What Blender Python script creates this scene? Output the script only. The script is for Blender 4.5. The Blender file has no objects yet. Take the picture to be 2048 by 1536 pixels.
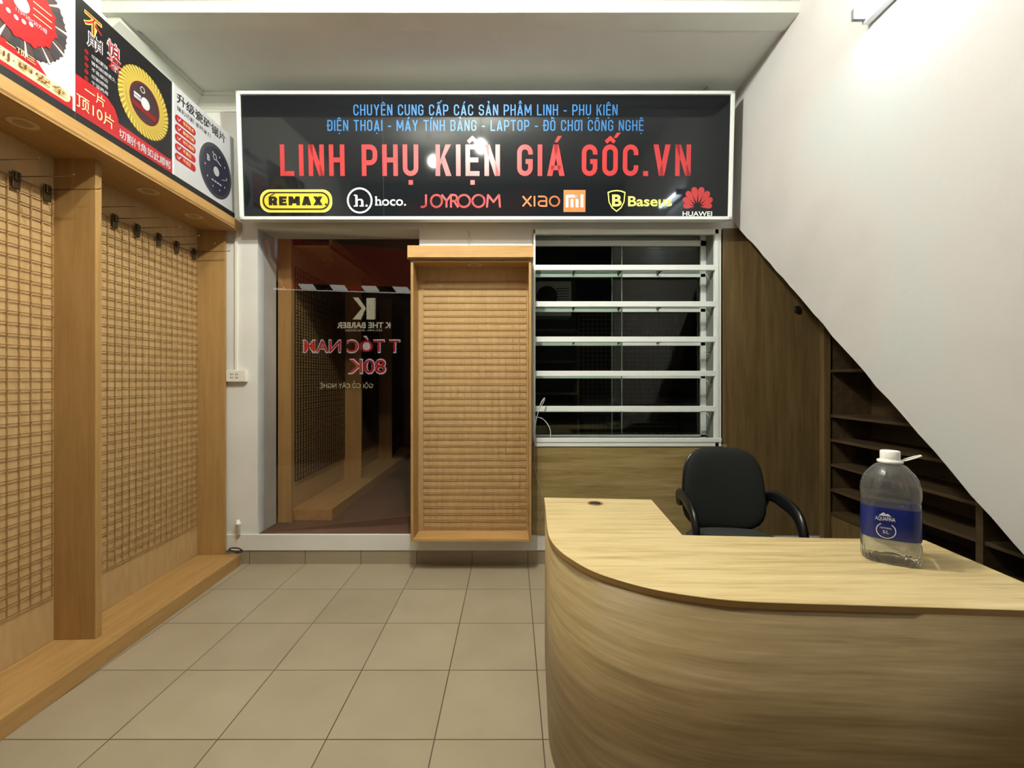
import bpy, bmesh, math, random
from mathutils import Vector, Matrix
random.seed(7)
S = bpy.context.scene
C = S.collection
PI = math.pi

# ------------------------------------------------------------------ camera, world, exposure
F, H, CX, CY = 906.0, 1.325, 1024.0, 758.0      # focal length (px), eye height, vanishing point
cd = bpy.data.cameras.new('camera'); cam = bpy.data.objects.new('camera', cd); C.objects.link(cam)
cam.location = (0, 0, H); cam.rotation_euler = (PI/2, 0, 0)
cd.sensor_width = 36; cd.lens = F/2048*36; cd.shift_y = -(768-CY)/2048; cd.clip_start = 0.02; cd.clip_end = 60
S.camera = cam
w = bpy.data.worlds.new('night'); S.world = w; w.use_nodes = True
w.node_tree.nodes['Background'].inputs[0].default_value = (0.55, 0.6, 0.7, 1)
w.node_tree.nodes['Background'].inputs[1].default_value = 0.02
S.view_settings.view_transform = 'Standard'; S.view_settings.look = 'None'
S.view_settings.exposure = 0.22; S.view_settings.gamma = 1; S.view_settings.use_curve_mapping = False

# the shop's ceiling lamps (fixtures are built below at the same places)
# (two glowing globe bulbs hang just above the frame, a tube lamp is fixed to the right wall)
LAMP_A, POWER_A = (-0.30, 1.70, 3.44), 2200
LAMP_B, POWER_B = (-0.85, 1.20, 3.48), 700
TUBE_X, TUBE_Z, TUBE_Y0, TUBE_Y1 = 1.515, 2.925, 1.52, 1.985
POWER_TUBE = 66

# ------------------------------------------------------------------ pixel -> world
def at(px, py, Y): return Vector(((px-CX)/F*Y, Y, H+(CY-py)/F*Y))
def on_z(px, py, Z):
    Y = F*(H-Z)/(py-CY); return Vector(((px-CX)/F*Y, Y, Z))

# ------------------------------------------------------------------ materials
def lin(c):
    f = lambda v: v/12.92 if v <= .04045 else ((v+.055)/1.055)**2.4
    return (f(c[0]/255), f(c[1]/255), f(c[2]/255), 1)
M = {}
def mat(name, col, rough=.5, metal=0, spec=.5, emit=None, es=0, **kw):
    m = bpy.data.materials.new(name); m.use_nodes = True
    b = m.node_tree.nodes['Principled BSDF']
    b.inputs['Base Color'].default_value = lin(col); b.inputs['Roughness'].default_value = rough
    b.inputs['Metallic'].default_value = metal; b.inputs['Specular IOR Level'].default_value = spec
    if emit: b.inputs['Emission Color'].default_value = lin(emit); b.inputs['Emission Strength'].default_value = es
    for k, v in kw.items(): b.inputs[k].default_value = v
    M[name] = m; return m
def nd(m, t, **kw):
    n = m.node_tree.nodes.new(t)
    for k, v in kw.items(): setattr(n, k, v)
    return n
def ramp(m, stops):
    n = nd(m, 'ShaderNodeValToRGB'); e = n.color_ramp.elements
    while len(e) < len(stops): e.new(.5)
    for i, (p, c) in enumerate(stops): e[i].position = p; e[i].color = lin(c)
    return n
def noisy(name, cols, scale, rough=.6, detail=5, bump=0, spec=.4, stretch=(1, 1, 1), coord='Object', bscale=None, bdist=.002):
    """a base colour from a stretched noise: cols = list of (pos, rgb)"""
    m = mat(name, cols[0][1], rough, spec=spec); L = m.node_tree.links; b = m.node_tree.nodes['Principled BSDF']
    tc = nd(m, 'ShaderNodeTexCoord'); mp = nd(m, 'ShaderNodeMapping'); mp.inputs['Scale'].default_value = stretch
    n = nd(m, 'ShaderNodeTexNoise'); n.inputs['Scale'].default_value = scale; n.inputs['Detail'].default_value = detail
    L.new(tc.outputs[coord], mp.inputs[0]); L.new(mp.outputs[0], n.inputs['Vector'])
    r = ramp(m, cols); L.new(n.outputs['Fac'], r.inputs[0]); L.new(r.outputs[0], b.inputs['Base Color'])
    if bump:
        n2 = nd(m, 'ShaderNodeTexNoise'); n2.inputs['Scale'].default_value = bscale or scale*6; n2.inputs['Detail'].default_value = 4
        L.new(tc.outputs[coord], n2.inputs['Vector'])
        bp = nd(m, 'ShaderNodeBump'); bp.inputs['Strength'].default_value = bump; bp.inputs['Distance'].default_value = bdist
        L.new(n2.outputs['Fac'], bp.inputs['Height']); L.new(bp.outputs[0], b.inputs['Normal'])
    return m
def wood(name, light, mid, dark, stretch, scale=6, rough=.42, spec=.4, fine=22, fineamt=.35):
    """broad streaks and a fine pore grain, both stretched along the board"""
    m = mat(name, mid, rough, spec=spec); L = m.node_tree.links; b = m.node_tree.nodes['Principled BSDF']
    tc = nd(m, 'ShaderNodeTexCoord'); mp = nd(m, 'ShaderNodeMapping'); mp.inputs['Scale'].default_value = stretch
    L.new(tc.outputs['Object'], mp.inputs[0])
    n = nd(m, 'ShaderNodeTexNoise'); n.inputs['Scale'].default_value = scale; n.inputs['Detail'].default_value = 5; n.inputs['Distortion'].default_value = .35
    n2 = nd(m, 'ShaderNodeTexNoise'); n2.inputs['Scale'].default_value = scale*fine/6; n2.inputs['Detail'].default_value = 4
    L.new(mp.outputs[0], n.inputs['Vector']); L.new(mp.outputs[0], n2.inputs['Vector'])
    mx = nd(m, 'ShaderNodeMix', data_type='FLOAT'); mx.inputs[0].default_value = fineamt
    L.new(n.outputs['Fac'], mx.inputs[2]); L.new(n2.outputs['Fac'], mx.inputs[3])
    r = ramp(m, [(.28, dark), (.5, mid), (.72, light)])
    L.new(mx.outputs[0], r.inputs[0]); L.new(r.outputs[0], b.inputs['Base Color'])
    return m
def clear(name, tint=(255, 255, 255), ior=1.45, rough=0.0, gain=1.0, milk=0.0):
    """thin clear sheet: see-through, mirror-like by Fresnel"""
    m = bpy.data.materials.new(name); m.use_nodes = True; nt = m.node_tree; nt.nodes.clear(); L = nt.links
    o = nd(m, 'ShaderNodeOutputMaterial'); t = nd(m, 'ShaderNodeBsdfTransparent'); t.inputs[0].default_value = lin(tint)
    g = nd(m, 'ShaderNodeBsdfGlossy'); g.inputs['Roughness'].default_value = rough
    # Schlick's reflectance from the view angle, the same from both sides of the thin sheet
    ge = nd(m, 'ShaderNodeNewGeometry'); dt = nd(m, 'ShaderNodeVectorMath', operation='DOT_PRODUCT'); L.new(ge.outputs['Incoming'], dt.inputs[0]); L.new(ge.outputs['Normal'], dt.inputs[1])
    ab = nd(m, 'ShaderNodeMath', operation='ABSOLUTE'); L.new(dt.outputs['Value'], ab.inputs[0])
    om = nd(m, 'ShaderNodeMath', operation='SUBTRACT'); om.inputs[0].default_value = 1; L.new(ab.outputs[0], om.inputs[1])
    pw = nd(m, 'ShaderNodeMath', operation='POWER'); pw.inputs[1].default_value = 5; L.new(om.outputs[0], pw.inputs[0])
    f0 = ((ior-1)/(ior+1))**2
    fr = nd(m, 'ShaderNodeMath', operation='MULTIPLY_ADD'); fr.inputs[1].default_value = 1-f0; fr.inputs[2].default_value = f0; L.new(pw.outputs[0], fr.inputs[0])
    ml = nd(m, 'ShaderNodeMath', operation='MULTIPLY', use_clamp=True); ml.inputs[1].default_value = gain
    mx = nd(m, 'ShaderNodeMixShader'); L.new(fr.outputs[0], ml.inputs[0]); L.new(ml.outputs[0], mx.inputs[0])
    L.new(t.outputs[0], mx.inputs[1]); L.new(g.outputs[0], mx.inputs[2]); L.new(mx.outputs[0], o.inputs[0])
    if milk:
        df = nd(m, 'ShaderNodeBsdfDiffuse'); df.inputs[0].default_value = lin((236, 238, 240)); tr = nd(m, 'ShaderNodeBsdfTranslucent'); tr.inputs[0].default_value = lin((236, 238, 240))
        ma = nd(m, 'ShaderNodeMixShader'); L.new(df.outputs[0], ma.inputs[1]); L.new(tr.outputs[0], ma.inputs[2])
        mb = nd(m, 'ShaderNodeMixShader'); mb.inputs[0].default_value = milk; L.new(mx.outputs[0], mb.inputs[1]); L.new(ma.outputs[0], mb.inputs[2]); L.new(mb.outputs[0], o.inputs[0])
    M[name] = m; return m
def tiles(name, x0, sx, y0, sy, axes=('X', 'Y'), cols=((152, 139, 117), (166, 153, 131)), joint=(88, 74, 58), jw=.0024):
    m = mat(name, cols[0], .33, spec=.45); nt = m.node_tree; L = nt.links; b = nt.nodes['Principled BSDF']
    tc = nd(m, 'ShaderNodeTexCoord'); sp = nd(m, 'ShaderNodeSeparateXYZ'); L.new(tc.outputs['Object'], sp.inputs[0])
    masks, cells = [], []
    for ax, o, s in ((axes[0], x0, sx), (axes[1], y0, sy)):
        a = nd(m, 'ShaderNodeMath', operation='SUBTRACT'); a.inputs[1].default_value = o; L.new(sp.outputs[ax], a.inputs[0])
        d = nd(m, 'ShaderNodeMath', operation='DIVIDE'); d.inputs[1].default_value = s; L.new(a.outputs[0], d.inputs[0])
        fl = nd(m, 'ShaderNodeMath', operation='FLOOR'); L.new(d.outputs[0], fl.inputs[0]); cells.append(fl)
        pp = nd(m, 'ShaderNodeMath', operation='PINGPONG'); pp.inputs[1].default_value = .5; L.new(d.outputs[0], pp.inputs[0])
        lt = nd(m, 'ShaderNodeMath', operation='LESS_THAN'); lt.inputs[1].default_value = jw/s; L.new(pp.outputs[0], lt.inputs[0]); masks.append(lt)
    mk = nd(m, 'ShaderNodeMath', operation='MAXIMUM'); L.new(masks[0].outputs[0], mk.inputs[0]); L.new(masks[1].outputs[0], mk.inputs[1])
    cb = nd(m, 'ShaderNodeCombineXYZ'); L.new(cells[0].outputs[0], cb.inputs[0]); L.new(cells[1].outputs[0], cb.inputs[1])
    wn = nd(m, 'ShaderNodeTexWhiteNoise'); L.new(cb.outputs[0], wn.inputs[0])
    ns = nd(m, 'ShaderNodeTexNoise'); ns.inputs['Scale'].default_value = 3.5; ns.inputs['Detail'].default_value = 6; L.new(tc.outputs['Object'], ns.inputs['Vector'])
    av = nd(m, 'ShaderNodeMix', data_type='FLOAT'); av.inputs[0].default_value = .7
    L.new(wn.outputs['Value'], av.inputs[2]); L.new(ns.outputs['Fac'], av.inputs[3])
    r = ramp(m, [(.25, cols[0]), (.75, cols[1])]); L.new(av.outputs[0], r.inputs[0])
    mx = nd(m, 'ShaderNodeMix', data_type='RGBA'); L.new(mk.outputs[0], mx.inputs[0]); L.new(r.outputs[0], mx.inputs[6]); mx.inputs[7].default_value = lin(joint)
    L.new(mx.outputs[2], b.inputs['Base Color'])
    bp = nd(m, 'ShaderNodeBump', invert=True); bp.inputs['Strength'].default_value = .4; bp.inputs['Distance'].default_value = .002
    L.new(mk.outputs[0], bp.inputs['Height']); L.new(bp.outputs[0], b.inputs['Normal'])
    return m

noisy('plaster', [(.3, (214, 213, 206)), (.7, (228, 227, 221))], 2.2, .8, bump=.25, bscale=30)
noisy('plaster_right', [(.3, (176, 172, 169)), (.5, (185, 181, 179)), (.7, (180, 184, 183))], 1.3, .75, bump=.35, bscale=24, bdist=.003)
noisy('jamb_paint', [(.3, (178, 180, 180)), (.7, (204, 205, 203))], 2.5, .7, bump=.2, bscale=30)
noisy('ceiling_paint', [(.3, (206, 208, 202)), (.7, (220, 221, 214))], 1.2, .85)
noisy('cornice_paint', [(.3, (206, 209, 198)), (.7, (216, 219, 208))], 3, .6)
tiles('floor_tile', -.285, .3985, 1.665, .3968)
tiles('skirting_tile', -.285, .3985, -1.0, 5.0, axes=('X', 'Z'), cols=((146, 134, 113), (158, 146, 124)))
wood('beech_vertical', (178, 142, 92), (167, 131, 80), (152, 116, 67), (9, 9, .7), 3)
wood('beech_along', (184, 146, 94), (172, 134, 82), (156, 118, 68), (9, .7, 9), 3)
wood('beech_across', (192, 152, 98), (180, 140, 86), (164, 124, 72), (.7, 9, 9), 3)
noisy('hardboard', [(.3, (178, 146, 100)), (.7, (190, 158, 112))], 9, .75, stretch=(4, 4, .8), spec=.2)
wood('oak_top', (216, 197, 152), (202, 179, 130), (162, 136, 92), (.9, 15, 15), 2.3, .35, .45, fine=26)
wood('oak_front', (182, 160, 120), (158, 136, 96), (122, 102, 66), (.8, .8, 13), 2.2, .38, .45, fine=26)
wood('oak_panel', (170, 150, 106), (146, 126, 82), (112, 92, 54), (.8, .8, 13), 2.0, .42, .4, fine=26)
wood('walnut_panel', (120, 101, 68), (102, 83, 52), (78, 61, 37), (13, 13, .7), 2.0, .4, .4, fine=26)
wood('shelf_wood', (90, 74, 52), (76, 61, 41), (57, 45, 29), (9, .7, 9), 2.5, .45, .35)
mat('edge_band', (150, 116, 62), .4)
mat('aluminium_white', (232, 236, 232), .35, spec=.5)
mat('grid_wire', (186, 148, 94), .4, .2); mat('grid_wire_dark', (136, 100, 56), .5, .2)  # horizontal wires get the darker brown, upright ones the lighter
mat('dark_steel', (88, 78, 60), .35, .8)
mat('hook_steel', (140, 116, 80), .3, .9)
mat('grey_panel', (112, 116, 112), .5)
mat('ring_cream', (206, 178, 130), .5)
mat('lens_frost', (170, 140, 98), .5)
mat('black_acrylic', (24, 26, 29), .05, spec=.32)
mat('blue_vinyl', (58, 116, 176), .4, spec=.3)
mat('red_vinyl', (184, 52, 54), .35, spec=.4)
mat('yellow_vinyl', (236, 208, 62), .4)
mat('lemon_vinyl', (240, 236, 120), .4)
mat('orange_vinyl', (224, 122, 66), .4)
mat('white_vinyl', (242, 242, 240), .4)
mat('dark_vinyl', (30, 26, 16), .4)
mat('plastic_white', (238, 238, 234), .35)
mat('plastic_ivory', (228, 226, 214), .4)
mat('socket_dark', (40, 38, 34), .5)
mat('cable_white', (222, 222, 214), .45)
mat('cable_grey', (170, 166, 150), .45)
mat('cable_black', (22, 22, 22), .5)
mat('chair_fabric', (34, 36, 34), .9, spec=.2)
mat('chair_seat_fabric', (52, 54, 52), .9, spec=.2)
mat('chair_plastic', (15, 15, 16), .32, spec=.5)
mat('chrome', (180, 180, 180), .2, 1)
noisy('back_floor', [(.3, (92, 66, 52)), (.7, (108, 80, 62))], 4, .5)
noisy('back_ceiling', [(.3, (120, 62, 40)), (.7, (132, 70, 46))], 1.5, .6)
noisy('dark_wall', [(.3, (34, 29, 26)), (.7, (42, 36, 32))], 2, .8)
mat('black_trim', (18, 18, 18), .5)
mat('unit_grey', (226, 226, 218), .5)
mat('unit_fan', (28, 30, 34), .5)
clear('shelf_glass', (244, 247, 245), 1.5)
clear('pane_glass', (236, 242, 238), 1.5, gain=.6)
clear('reflection_glass', (238, 234, 230), 1.5, gain=1.7)  # for the reflecting pane added in the doorway
clear('bottle_plastic', (246, 248, 249), 1.5, .04, gain=1.5, milk=.09)
m = mat('water', (250, 252, 252), 0, **{'Transmission Weight': 1.0, 'IOR': 1.333})
mat('label_blue', (18, 32, 104), .3)
mat('label_light', (226, 230, 240), .3)
mat('tube_light', (255, 255, 255), .4, emit=(222, 238, 255), es=POWER_TUBE)
mat('bulb_a', (255, 255, 255), .4, emit=(252, 252, 240), es=POWER_A); mat('bulb_b', (255, 255, 255), .4, emit=(252, 252, 240), es=POWER_B)
mat('sign_lit_red', (120, 20, 20), .5, emit=(214, 40, 44), es=4.2)
mat('sign_lit_white', (220, 220, 220), .5, emit=(255, 236, 232), es=3.6)
mat('sign_lit_cream', (220, 220, 200), .5, emit=(255, 240, 196), es=3.4)
mat('awning_lit_white', (220, 220, 210), .5, emit=(255, 250, 236), es=2.6)
mat('awning_lit_dim', (110, 30, 20), .6, emit=(255, 120, 84), es=.30); mat('awning_lit_red', (120, 20, 20), .5, emit=(190, 50, 36), es=1.2)
mat('asphalt', (40, 40, 42), .9)

# ------------------------------------------------------------------ mesh builder
class MB:
    def __init__(s): s.bm = bmesh.new()
    def box(s, x0, x1, y0, y1, z0, z1, bev=0, mi=0, mx=None):
        g = bmesh.ops.create_cube(s.bm, size=1); vs = g['verts']
        T = Matrix.Translation(((x0+x1)/2, (y0+y1)/2, (z0+z1)/2)) @ Matrix.Diagonal((abs(x1-x0), abs(y1-y0), abs(z1-z0), 1))
        if mx: T = mx @ T
        bmesh.ops.transform(s.bm, matrix=T, verts=vs)
        fs = list({f for v in vs for f in v.link_faces})
        for f in fs: f.material_index = mi
        if bev:
            es = list({e for v in vs for e in v.link_edges})
            bmesh.ops.bevel(s.bm, geom=es, offset=bev, segments=2, affect='EDGES', profile=.5)
        return s
    def prism(s, pts, ax, a0, a1, mi=0):
        """closed outline pts (2-D, in the two axes other than ax, in xyz order) swept from a0 to a1 along ax"""
        def P(p, a):
            return {'x': (a, p[0], p[1]), 'y': (p[0], a, p[1]), 'z': (p[0], p[1], a)}[ax]
        v0 = [s.bm.verts.new(P(p, a0)) for p in pts]; v1 = [s.bm.verts.new(P(p, a1)) for p in pts]
        n = len(pts); fs = [s.bm.faces.new(v0[::-1]), s.bm.faces.new(v1)]
        for i in range(n): fs.append(s.bm.faces.new((v0[i], v0[(i+1) % n], v1[(i+1) % n], v1[i])))
        for f in fs: f.material_index = mi
        bmesh.ops.recalc_face_normals(s.bm, faces=fs)
        return s
    def tube(s, pts, r, n=8, flat=None, cap=True, mi=0):
        """round bar along a polyline; flat=(a,b) gives an elliptic section (a across, b upright)"""
        pts = [Vector(p) for p in pts]; rings = []
        up = Vector((0, 0, 1))
        for i, p in enumerate(pts):
            t = (pts[min(i+1, len(pts)-1)]-pts[max(i-1, 0)]).normalized()
            if i == 0:
                a = up if abs(t.dot(up)) < .9 else Vector((1, 0, 0))
                sx = t.cross(a).normalized()
            else:
                sx = (sx-t*sx.dot(t)).normalized()
            sy = sx.cross(t).normalized()
            ra, rb = flat if flat else (r, r)
            if flat and not isinstance(flat[0], (int, float)): ra, rb = flat[0][i], flat[1][i]
            rings.append([s.bm.verts.new(p+sx*ra*math.cos(2*PI*k/n)+sy*rb*math.sin(2*PI*k/n)) for k in range(n)])
        fs = []
        for A, B in zip(rings, rings[1:]):
            for k in range(n): fs.append(s.bm.faces.new((A[k], A[(k+1) % n], B[(k+1) % n], B[k])))
        if cap: fs += [s.bm.faces.new(rings[0][::-1]), s.bm.faces.new(rings[-1])]
        for f in fs: f.material_index = mi; f.smooth = True
        bmesh.ops.recalc_face_normals(s.bm, faces=fs)
        return s
    def rings(s, rr, close=True, cap0=True, cap1=True, mi=0, smooth=True):
        """skin a list of vertex rings"""
        R = [[s.bm.verts.new(p) for p in ring] for ring in rr]; n = len(R[0]); fs = []
        for A, B in zip(R, R[1:]):
            for k in range(n if close else n-1): fs.append(s.bm.faces.new((A[k], A[(k+1) % n], B[(k+1) % n], B[k])))
        if cap0: fs.append(s.bm.faces.new(R[0][::-1]))
        if cap1: fs.append(s.bm.faces.new(R[-1]))
        for f in fs: f.material_index = mi; f.smooth = smooth
        bmesh.ops.recalc_face_normals(s.bm, faces=fs)
        return s
    def lathe(s, prof, c=(0, 0, 0), n=32, mi=0, cap0=True, cap1=True):
        return s.rings([[(c[0]+r*math.cos(2*PI*k/n), c[1]+r*math.sin(2*PI*k/n), c[2]+z) for k in range(n)] for r, z in prof], mi=mi, cap0=cap0, cap1=cap1)
    def build(s, name, mats, parent=None, loc=None):
        me = bpy.data.meshes.new(name); s.bm.to_mesh(me); s.bm.free()
        o = bpy.data.objects.new(name, me); C.objects.link(o)
        for mm in (mats if isinstance(mats, (list, tuple)) else [mats]): me.materials.append(M[mm])
        if parent: o.parent = parent
        if loc: o.location = loc
        return o
def tag(o, label, cat, group=None, kind=None):
    o['label'] = label; o['category'] = cat
    if group: o['group'] = group
    if kind: o['kind'] = kind
    return o
def thing(name, label, cat, loc=(0, 0, 0), rz=0, group=None):
    o = bpy.data.objects.new(name, None); C.objects.link(o); o.empty_display_size = .1
    o.location = loc; o.rotation_euler = (0, 0, rz)
    return tag(o, label, cat, group)
def struct(name, mb, mats):
    o = mb.build(name, mats); o['kind'] = 'structure'; return o

# ------------------------------------------------------------------ flat prints: shapes and lettering on a plane
def text_mesh(s, off=0.0):
    cu = bpy.data.curves.new('t', 'FONT'); cu.body = s; cu.size = 1; cu.offset = off; cu.resolution_u = 4; cu.fill_mode = 'FRONT'
    o = bpy.data.objects.new('t', cu); C.objects.link(o)
    dg = bpy.context.evaluated_depsgraph_get(); me = bpy.data.meshes.new_from_object(o.evaluated_get(dg))
    vs = [Vector(v.co) for v in me.vertices]; fs = [tuple(p.vertices) for p in me.polygons]
    bpy.data.objects.remove(o); bpy.data.curves.remove(cu); bpy.data.meshes.remove(me)
    return vs, fs
_cap = {}
def cap_height(ch='H'):
    if ch not in _cap:
        vs, _ = text_mesh(ch); _cap[ch] = (min(v.y for v in vs), max(v.y for v in vs))
    return _cap[ch]
class Print:
    """flat shapes on the plane O + u*U + v*V, lifted off it along N by lift"""
    def __init__(s, O, U, V, lift=.0008):
        s.O, s.U, s.V = Vector(O), Vector(U).normalized(), Vector(V).normalized(); s.N = s.U.cross(s.V).normalized(); s.lift = lift; s.bm = bmesh.new(); s.mats = []
    def mi(s, m):
        if m not in s.mats: s.mats.append(m)
        return s.mats.index(m)
    def p(s, u, v, k=0): return s.O+s.U*u+s.V*v+s.N*(s.lift*(1+k))
    def poly(s, pts, m, k=0):
        f = s.bm.faces.new([s.bm.verts.new(s.p(u, v, k)) for u, v in pts]); f.normal_update()
        if f.normal.dot(s.N) < 0: f.normal_flip()
        f.material_index = s.mi(m); return s
    def rect(s, u0, u1, v0, v1, m, k=0): return s.poly([(u0, v0), (u1, v0), (u1, v1), (u0, v1)], m, k)
    def ellipse(s, u, v, a, b, m, k=0, n=48): return s.poly([(u+a*math.cos(2*PI*i/n), v+b*math.sin(2*PI*i/n)) for i in range(n)], m, k)
    def band(s, outer, inner, m, k=0):
        n = len(outer)
        for i in range(n): s.poly([outer[i], outer[(i+1) % n], inner[(i+1) % n], inner[i]], m, k)
        return s
    def ring(s, u, v, r1, r0, m, k=0, n=48, a0=0, a1=2*PI):
        full = abs(a1-a0-2*PI) < 1e-6
        for i in range(n):
            t0, t1 = a0+(a1-a0)*i/n, a0+(a1-a0)*(i+1)/n
            s.poly([(u+r1*math.cos(t0), v+r1*math.sin(t0)), (u+r1*math.cos(t1), v+r1*math.sin(t1)), (u+r0*math.cos(t1), v+r0*math.sin(t1)), (u+r0*math.cos(t0), v+r0*math.sin(t0))], m, k)
        return s
    def stroke(s, pts, w, m, k=0):
        for (a, b), (c, d) in zip(pts, pts[1:]):
            L = math.hypot(c-a, d-b) or 1; nx, ny = -(d-b)/L*w/2, (c-a)/L*w/2
            ex, ey = (c-a)/L*w*.3, (d-b)/L*w*.3
            s.poly([(a+nx-ex, b+ny-ey), (c+nx+ex, d+ny+ey), (c-nx+ex, d-ny+ey), (a-nx-ex, b-ny-ey)], m, k)
        return s
    def pill(s, u0, u1, v0, v1, m, k=0, r=None, n=10):
        r = r or (v1-v0)/2; pts = []
        for cx, cy, a in ((u1-r, v1-r, 0), (u0+r, v1-r, PI/2), (u0+r, v0+r, PI), (u1-r, v0+r, 1.5*PI)):
            for i in range(n+1): t = a+PI/2*i/n; pts.append((cx+r*math.cos(t), cy+r*math.sin(t)))
        return s.poly(pts, m, k)
    def text(s, t, u0, u1, v, cap, m, k=0, off=0, ref='H', width=None):
        """lettering from u0 to u1, baseline v, capitals cap high"""
        vs, fs = text_mesh(t, off)
        a, b = min(q.x for q in vs), max(q.x for q in vs); c0, c1 = cap_height(ref)
        if ref == 'BOX': c0, c1 = min(q.y for q in vs), max(q.y for q in vs)
        sx = (u1-u0)/(b-a); sy = cap/(c1-c0)
        nv = [s.bm.verts.new(s.p(u0+(q.x-a)*sx, v+(q.y-c0)*sy, k)) for q in vs]
        for f in fs:
            try: ff = s.bm.faces.new([nv[i] for i in f])
            except ValueError: continue
            ff.normal_update()
            if ff.normal.dot(s.N) < 0: ff.normal_flip()
            ff.material_index = s.mi(m)
        return s
    def build(s, name, parent=None):
        me = bpy.data.meshes.new(name)
        if parent: s.bm.transform(parent.matrix_world.inverted())
        s.bm.to_mesh(me); s.bm.free()
        o = bpy.data.objects.new(name, me); C.objects.link(o)
        for mm in s.mats: me.materials.append(M[mm])
        if parent: o.parent = parent
        return o

# ------------------------------------------------------------------ condensed sign-painter letters drawn with even strokes
import unicodedata
def arcp(cx, cy, rx, ry, a0, a1, n=7): return [(cx+rx*math.cos(math.radians(a0+(a1-a0)*i/n)), cy+ry*math.sin(math.radians(a0+(a1-a0)*i/n))) for i in range(n+1)]
def glyph(c, s):
    """(width, stroke centre lines, filled outlines) in units of the capital height; s = stroke weight"""
    h = s/2; w = .40+s*.85; r = min(.24, (w-s)/2+.03); r = (w-s)/2*.98; k = s*1.14
    W = {'I': s, 'L': w*.9, 'E': w*.9, 'T': w*.98, 'A': w*1.12, 'V': w*1.1, 'Y': w*1.1, 'M': w*1.32, 'X': w*1.12, '.': s*1.1, '-': w*.6, ' ': w*.5}.get(c, w); w = W
    L, P = [], []
    bot = lambda: arcp(h+r, h+r, r, r, 180, 270)+arcp(w-h-r, h+r, r, r, 270, 360)
    top = lambda: arcp(w-h-r, 1-h-r, r, r, 0, 90)+arcp(h+r, 1-h-r, r, r, 90, 180)
    if c in 'BDĐEFHIKLMNPR': L.append([(h, 0), (h, 1)])
    if c == 'L': L.append([(s*.9, h), (w, h)])
    if c in 'EF': L += [[(s*.9, y), (w*(.92 if y == .51 else 1), y)] for y in (h, .51, 1-h)]
    if c == 'H': L += [[(w-h, 0), (w-h, 1)], [(s*.9, .51), (w-s*.9, .51)]]
    if c == 'N': L.append([(w-h, 0), (w-h, 1)]); P.append([(0, 1), (k, 1), (w, 0), (w-k, 0)])
    if c == 'M': L.append([(w-h, 0), (w-h, 1)]); P += [[(0, 1), (k, 1), (w/2+k*.45, .22), (w/2-k*.45, .22)], [(w-k, 1), (w, 1), (w/2+k*.45, .22), (w/2-k*.45, .22)]]
    if c == 'T': L += [[(0, 1-h), (w, 1-h)], [(w/2, 0), (w/2, 1-s*.9)]]
    if c == 'U': L.append([(h, 1)]+bot()+[(w-h, 1)])
    if c in 'OQ0': L.append(bot()+top()+[(h, 1-h-r), (h, h+r), bot()[1]])
    if c == 'C': L.append([(w-h, .66)]+top()+bot()+[(w-h, .34)])
    if c == 'G': L.append([(w-h, .68)]+top()+bot()+[(w-h, .46), (w*.54, .46)])
    if c == 'D' or c == 'Đ': L.append([(s*.9, h)]+arcp(w-h-r, h+r, r, r, 270, 360)+arcp(w-h-r, 1-h-r, r, r, 0, 90)+[(s*.9, 1-h)])
    if c == 'Đ': L.append([(-s*.6, .51), (w*.56, .51)])
    if c in 'PR': q = .42; rr = min(r, (1-h-q-h)/2+h*.4); L.append([(s*.9, q+h*.0)]+arcp(w-h-rr, q+rr, rr, rr, 270, 360)+arcp(w-h-rr, 1-h-rr, rr, rr, 0, 90)+[(s*.9, 1-h)])
    if c == 'R': P.append([(w*.42, .44), (w*.42+k, .44), (w+s*.06, 0), (w-k, 0)])
    if c == 'B':
        for y0, y1 in ((h, .51), (.51, 1-h)): rr = min(r, (y1-y0)/2); L.append([(s*.9, y0)]+arcp(w-h-rr, y0+rr, rr, rr, 270, 360)+arcp(w-h-rr, y1-rr, rr, rr, 0, 90)+[(s*.9, y1)])
    if c == 'S': rr = r; L.append([(w-h, .70)]+top()+[(h, .68)]+arcp(h+rr, .51+rr*.72, rr, rr*.72, 180, 262, 5)+arcp(w-h-rr, .51-rr*.72, rr, rr*.72, 82, 0, 5)+[(w-h, h+r)]+arcp(w-h-r, h+r, r, r, 0, -90)+arcp(h+r, h+r, r, r, 270, 180)+[(h, .30)])
    if c == 'K': P += [[(s*.7, .36), (w-k*1.05, 1), (w, 1), (s*.7, .36-.16-s*.5+.12)], [(w*.36, .50), (w*.36+k*.75, .60), (w+s*.08, 0), (w-k, 0)]]
    if c == 'V': P += [[(0, 1), (k, 1), (w/2+k*.5, 0), (w/2-k*.5, 0)], [(w-k, 1), (w, 1), (w/2+k*.5, 0), (w/2-k*.5, 0)]]
    if c == 'A': P += [[(0, 0), (k, 0), (w/2+k*.5, 1), (w/2-k*.5, 1)], [(w-k, 0), (w, 0), (w/2+k*.5, 1), (w/2-k*.5, 1)]]; L.append([(w*.22, .26), (w*.78, .26)])
    if c == 'Y': P += [[(0, 1), (k, 1), (w/2+h, .42), (w/2-h, .42)], [(w-k, 1), (w, 1), (w/2+h, .42), (w/2-h, .42)]]; L.append([(w/2, 0), (w/2, .44)])
    if c == 'X': P += [[(0, 0), (k, 0), (w, 1), (w-k, 1)], [(0, 1), (k, 1), (w, 0), (w-k, 0)]]
    if c == '.': P.append([(0, 0), (s*1.1, 0), (s*1.1, s*1.0), (0, s*1.0)])
    if c == '-': L.append([(0, .42), (w, .42)])
    return w, L, P
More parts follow.
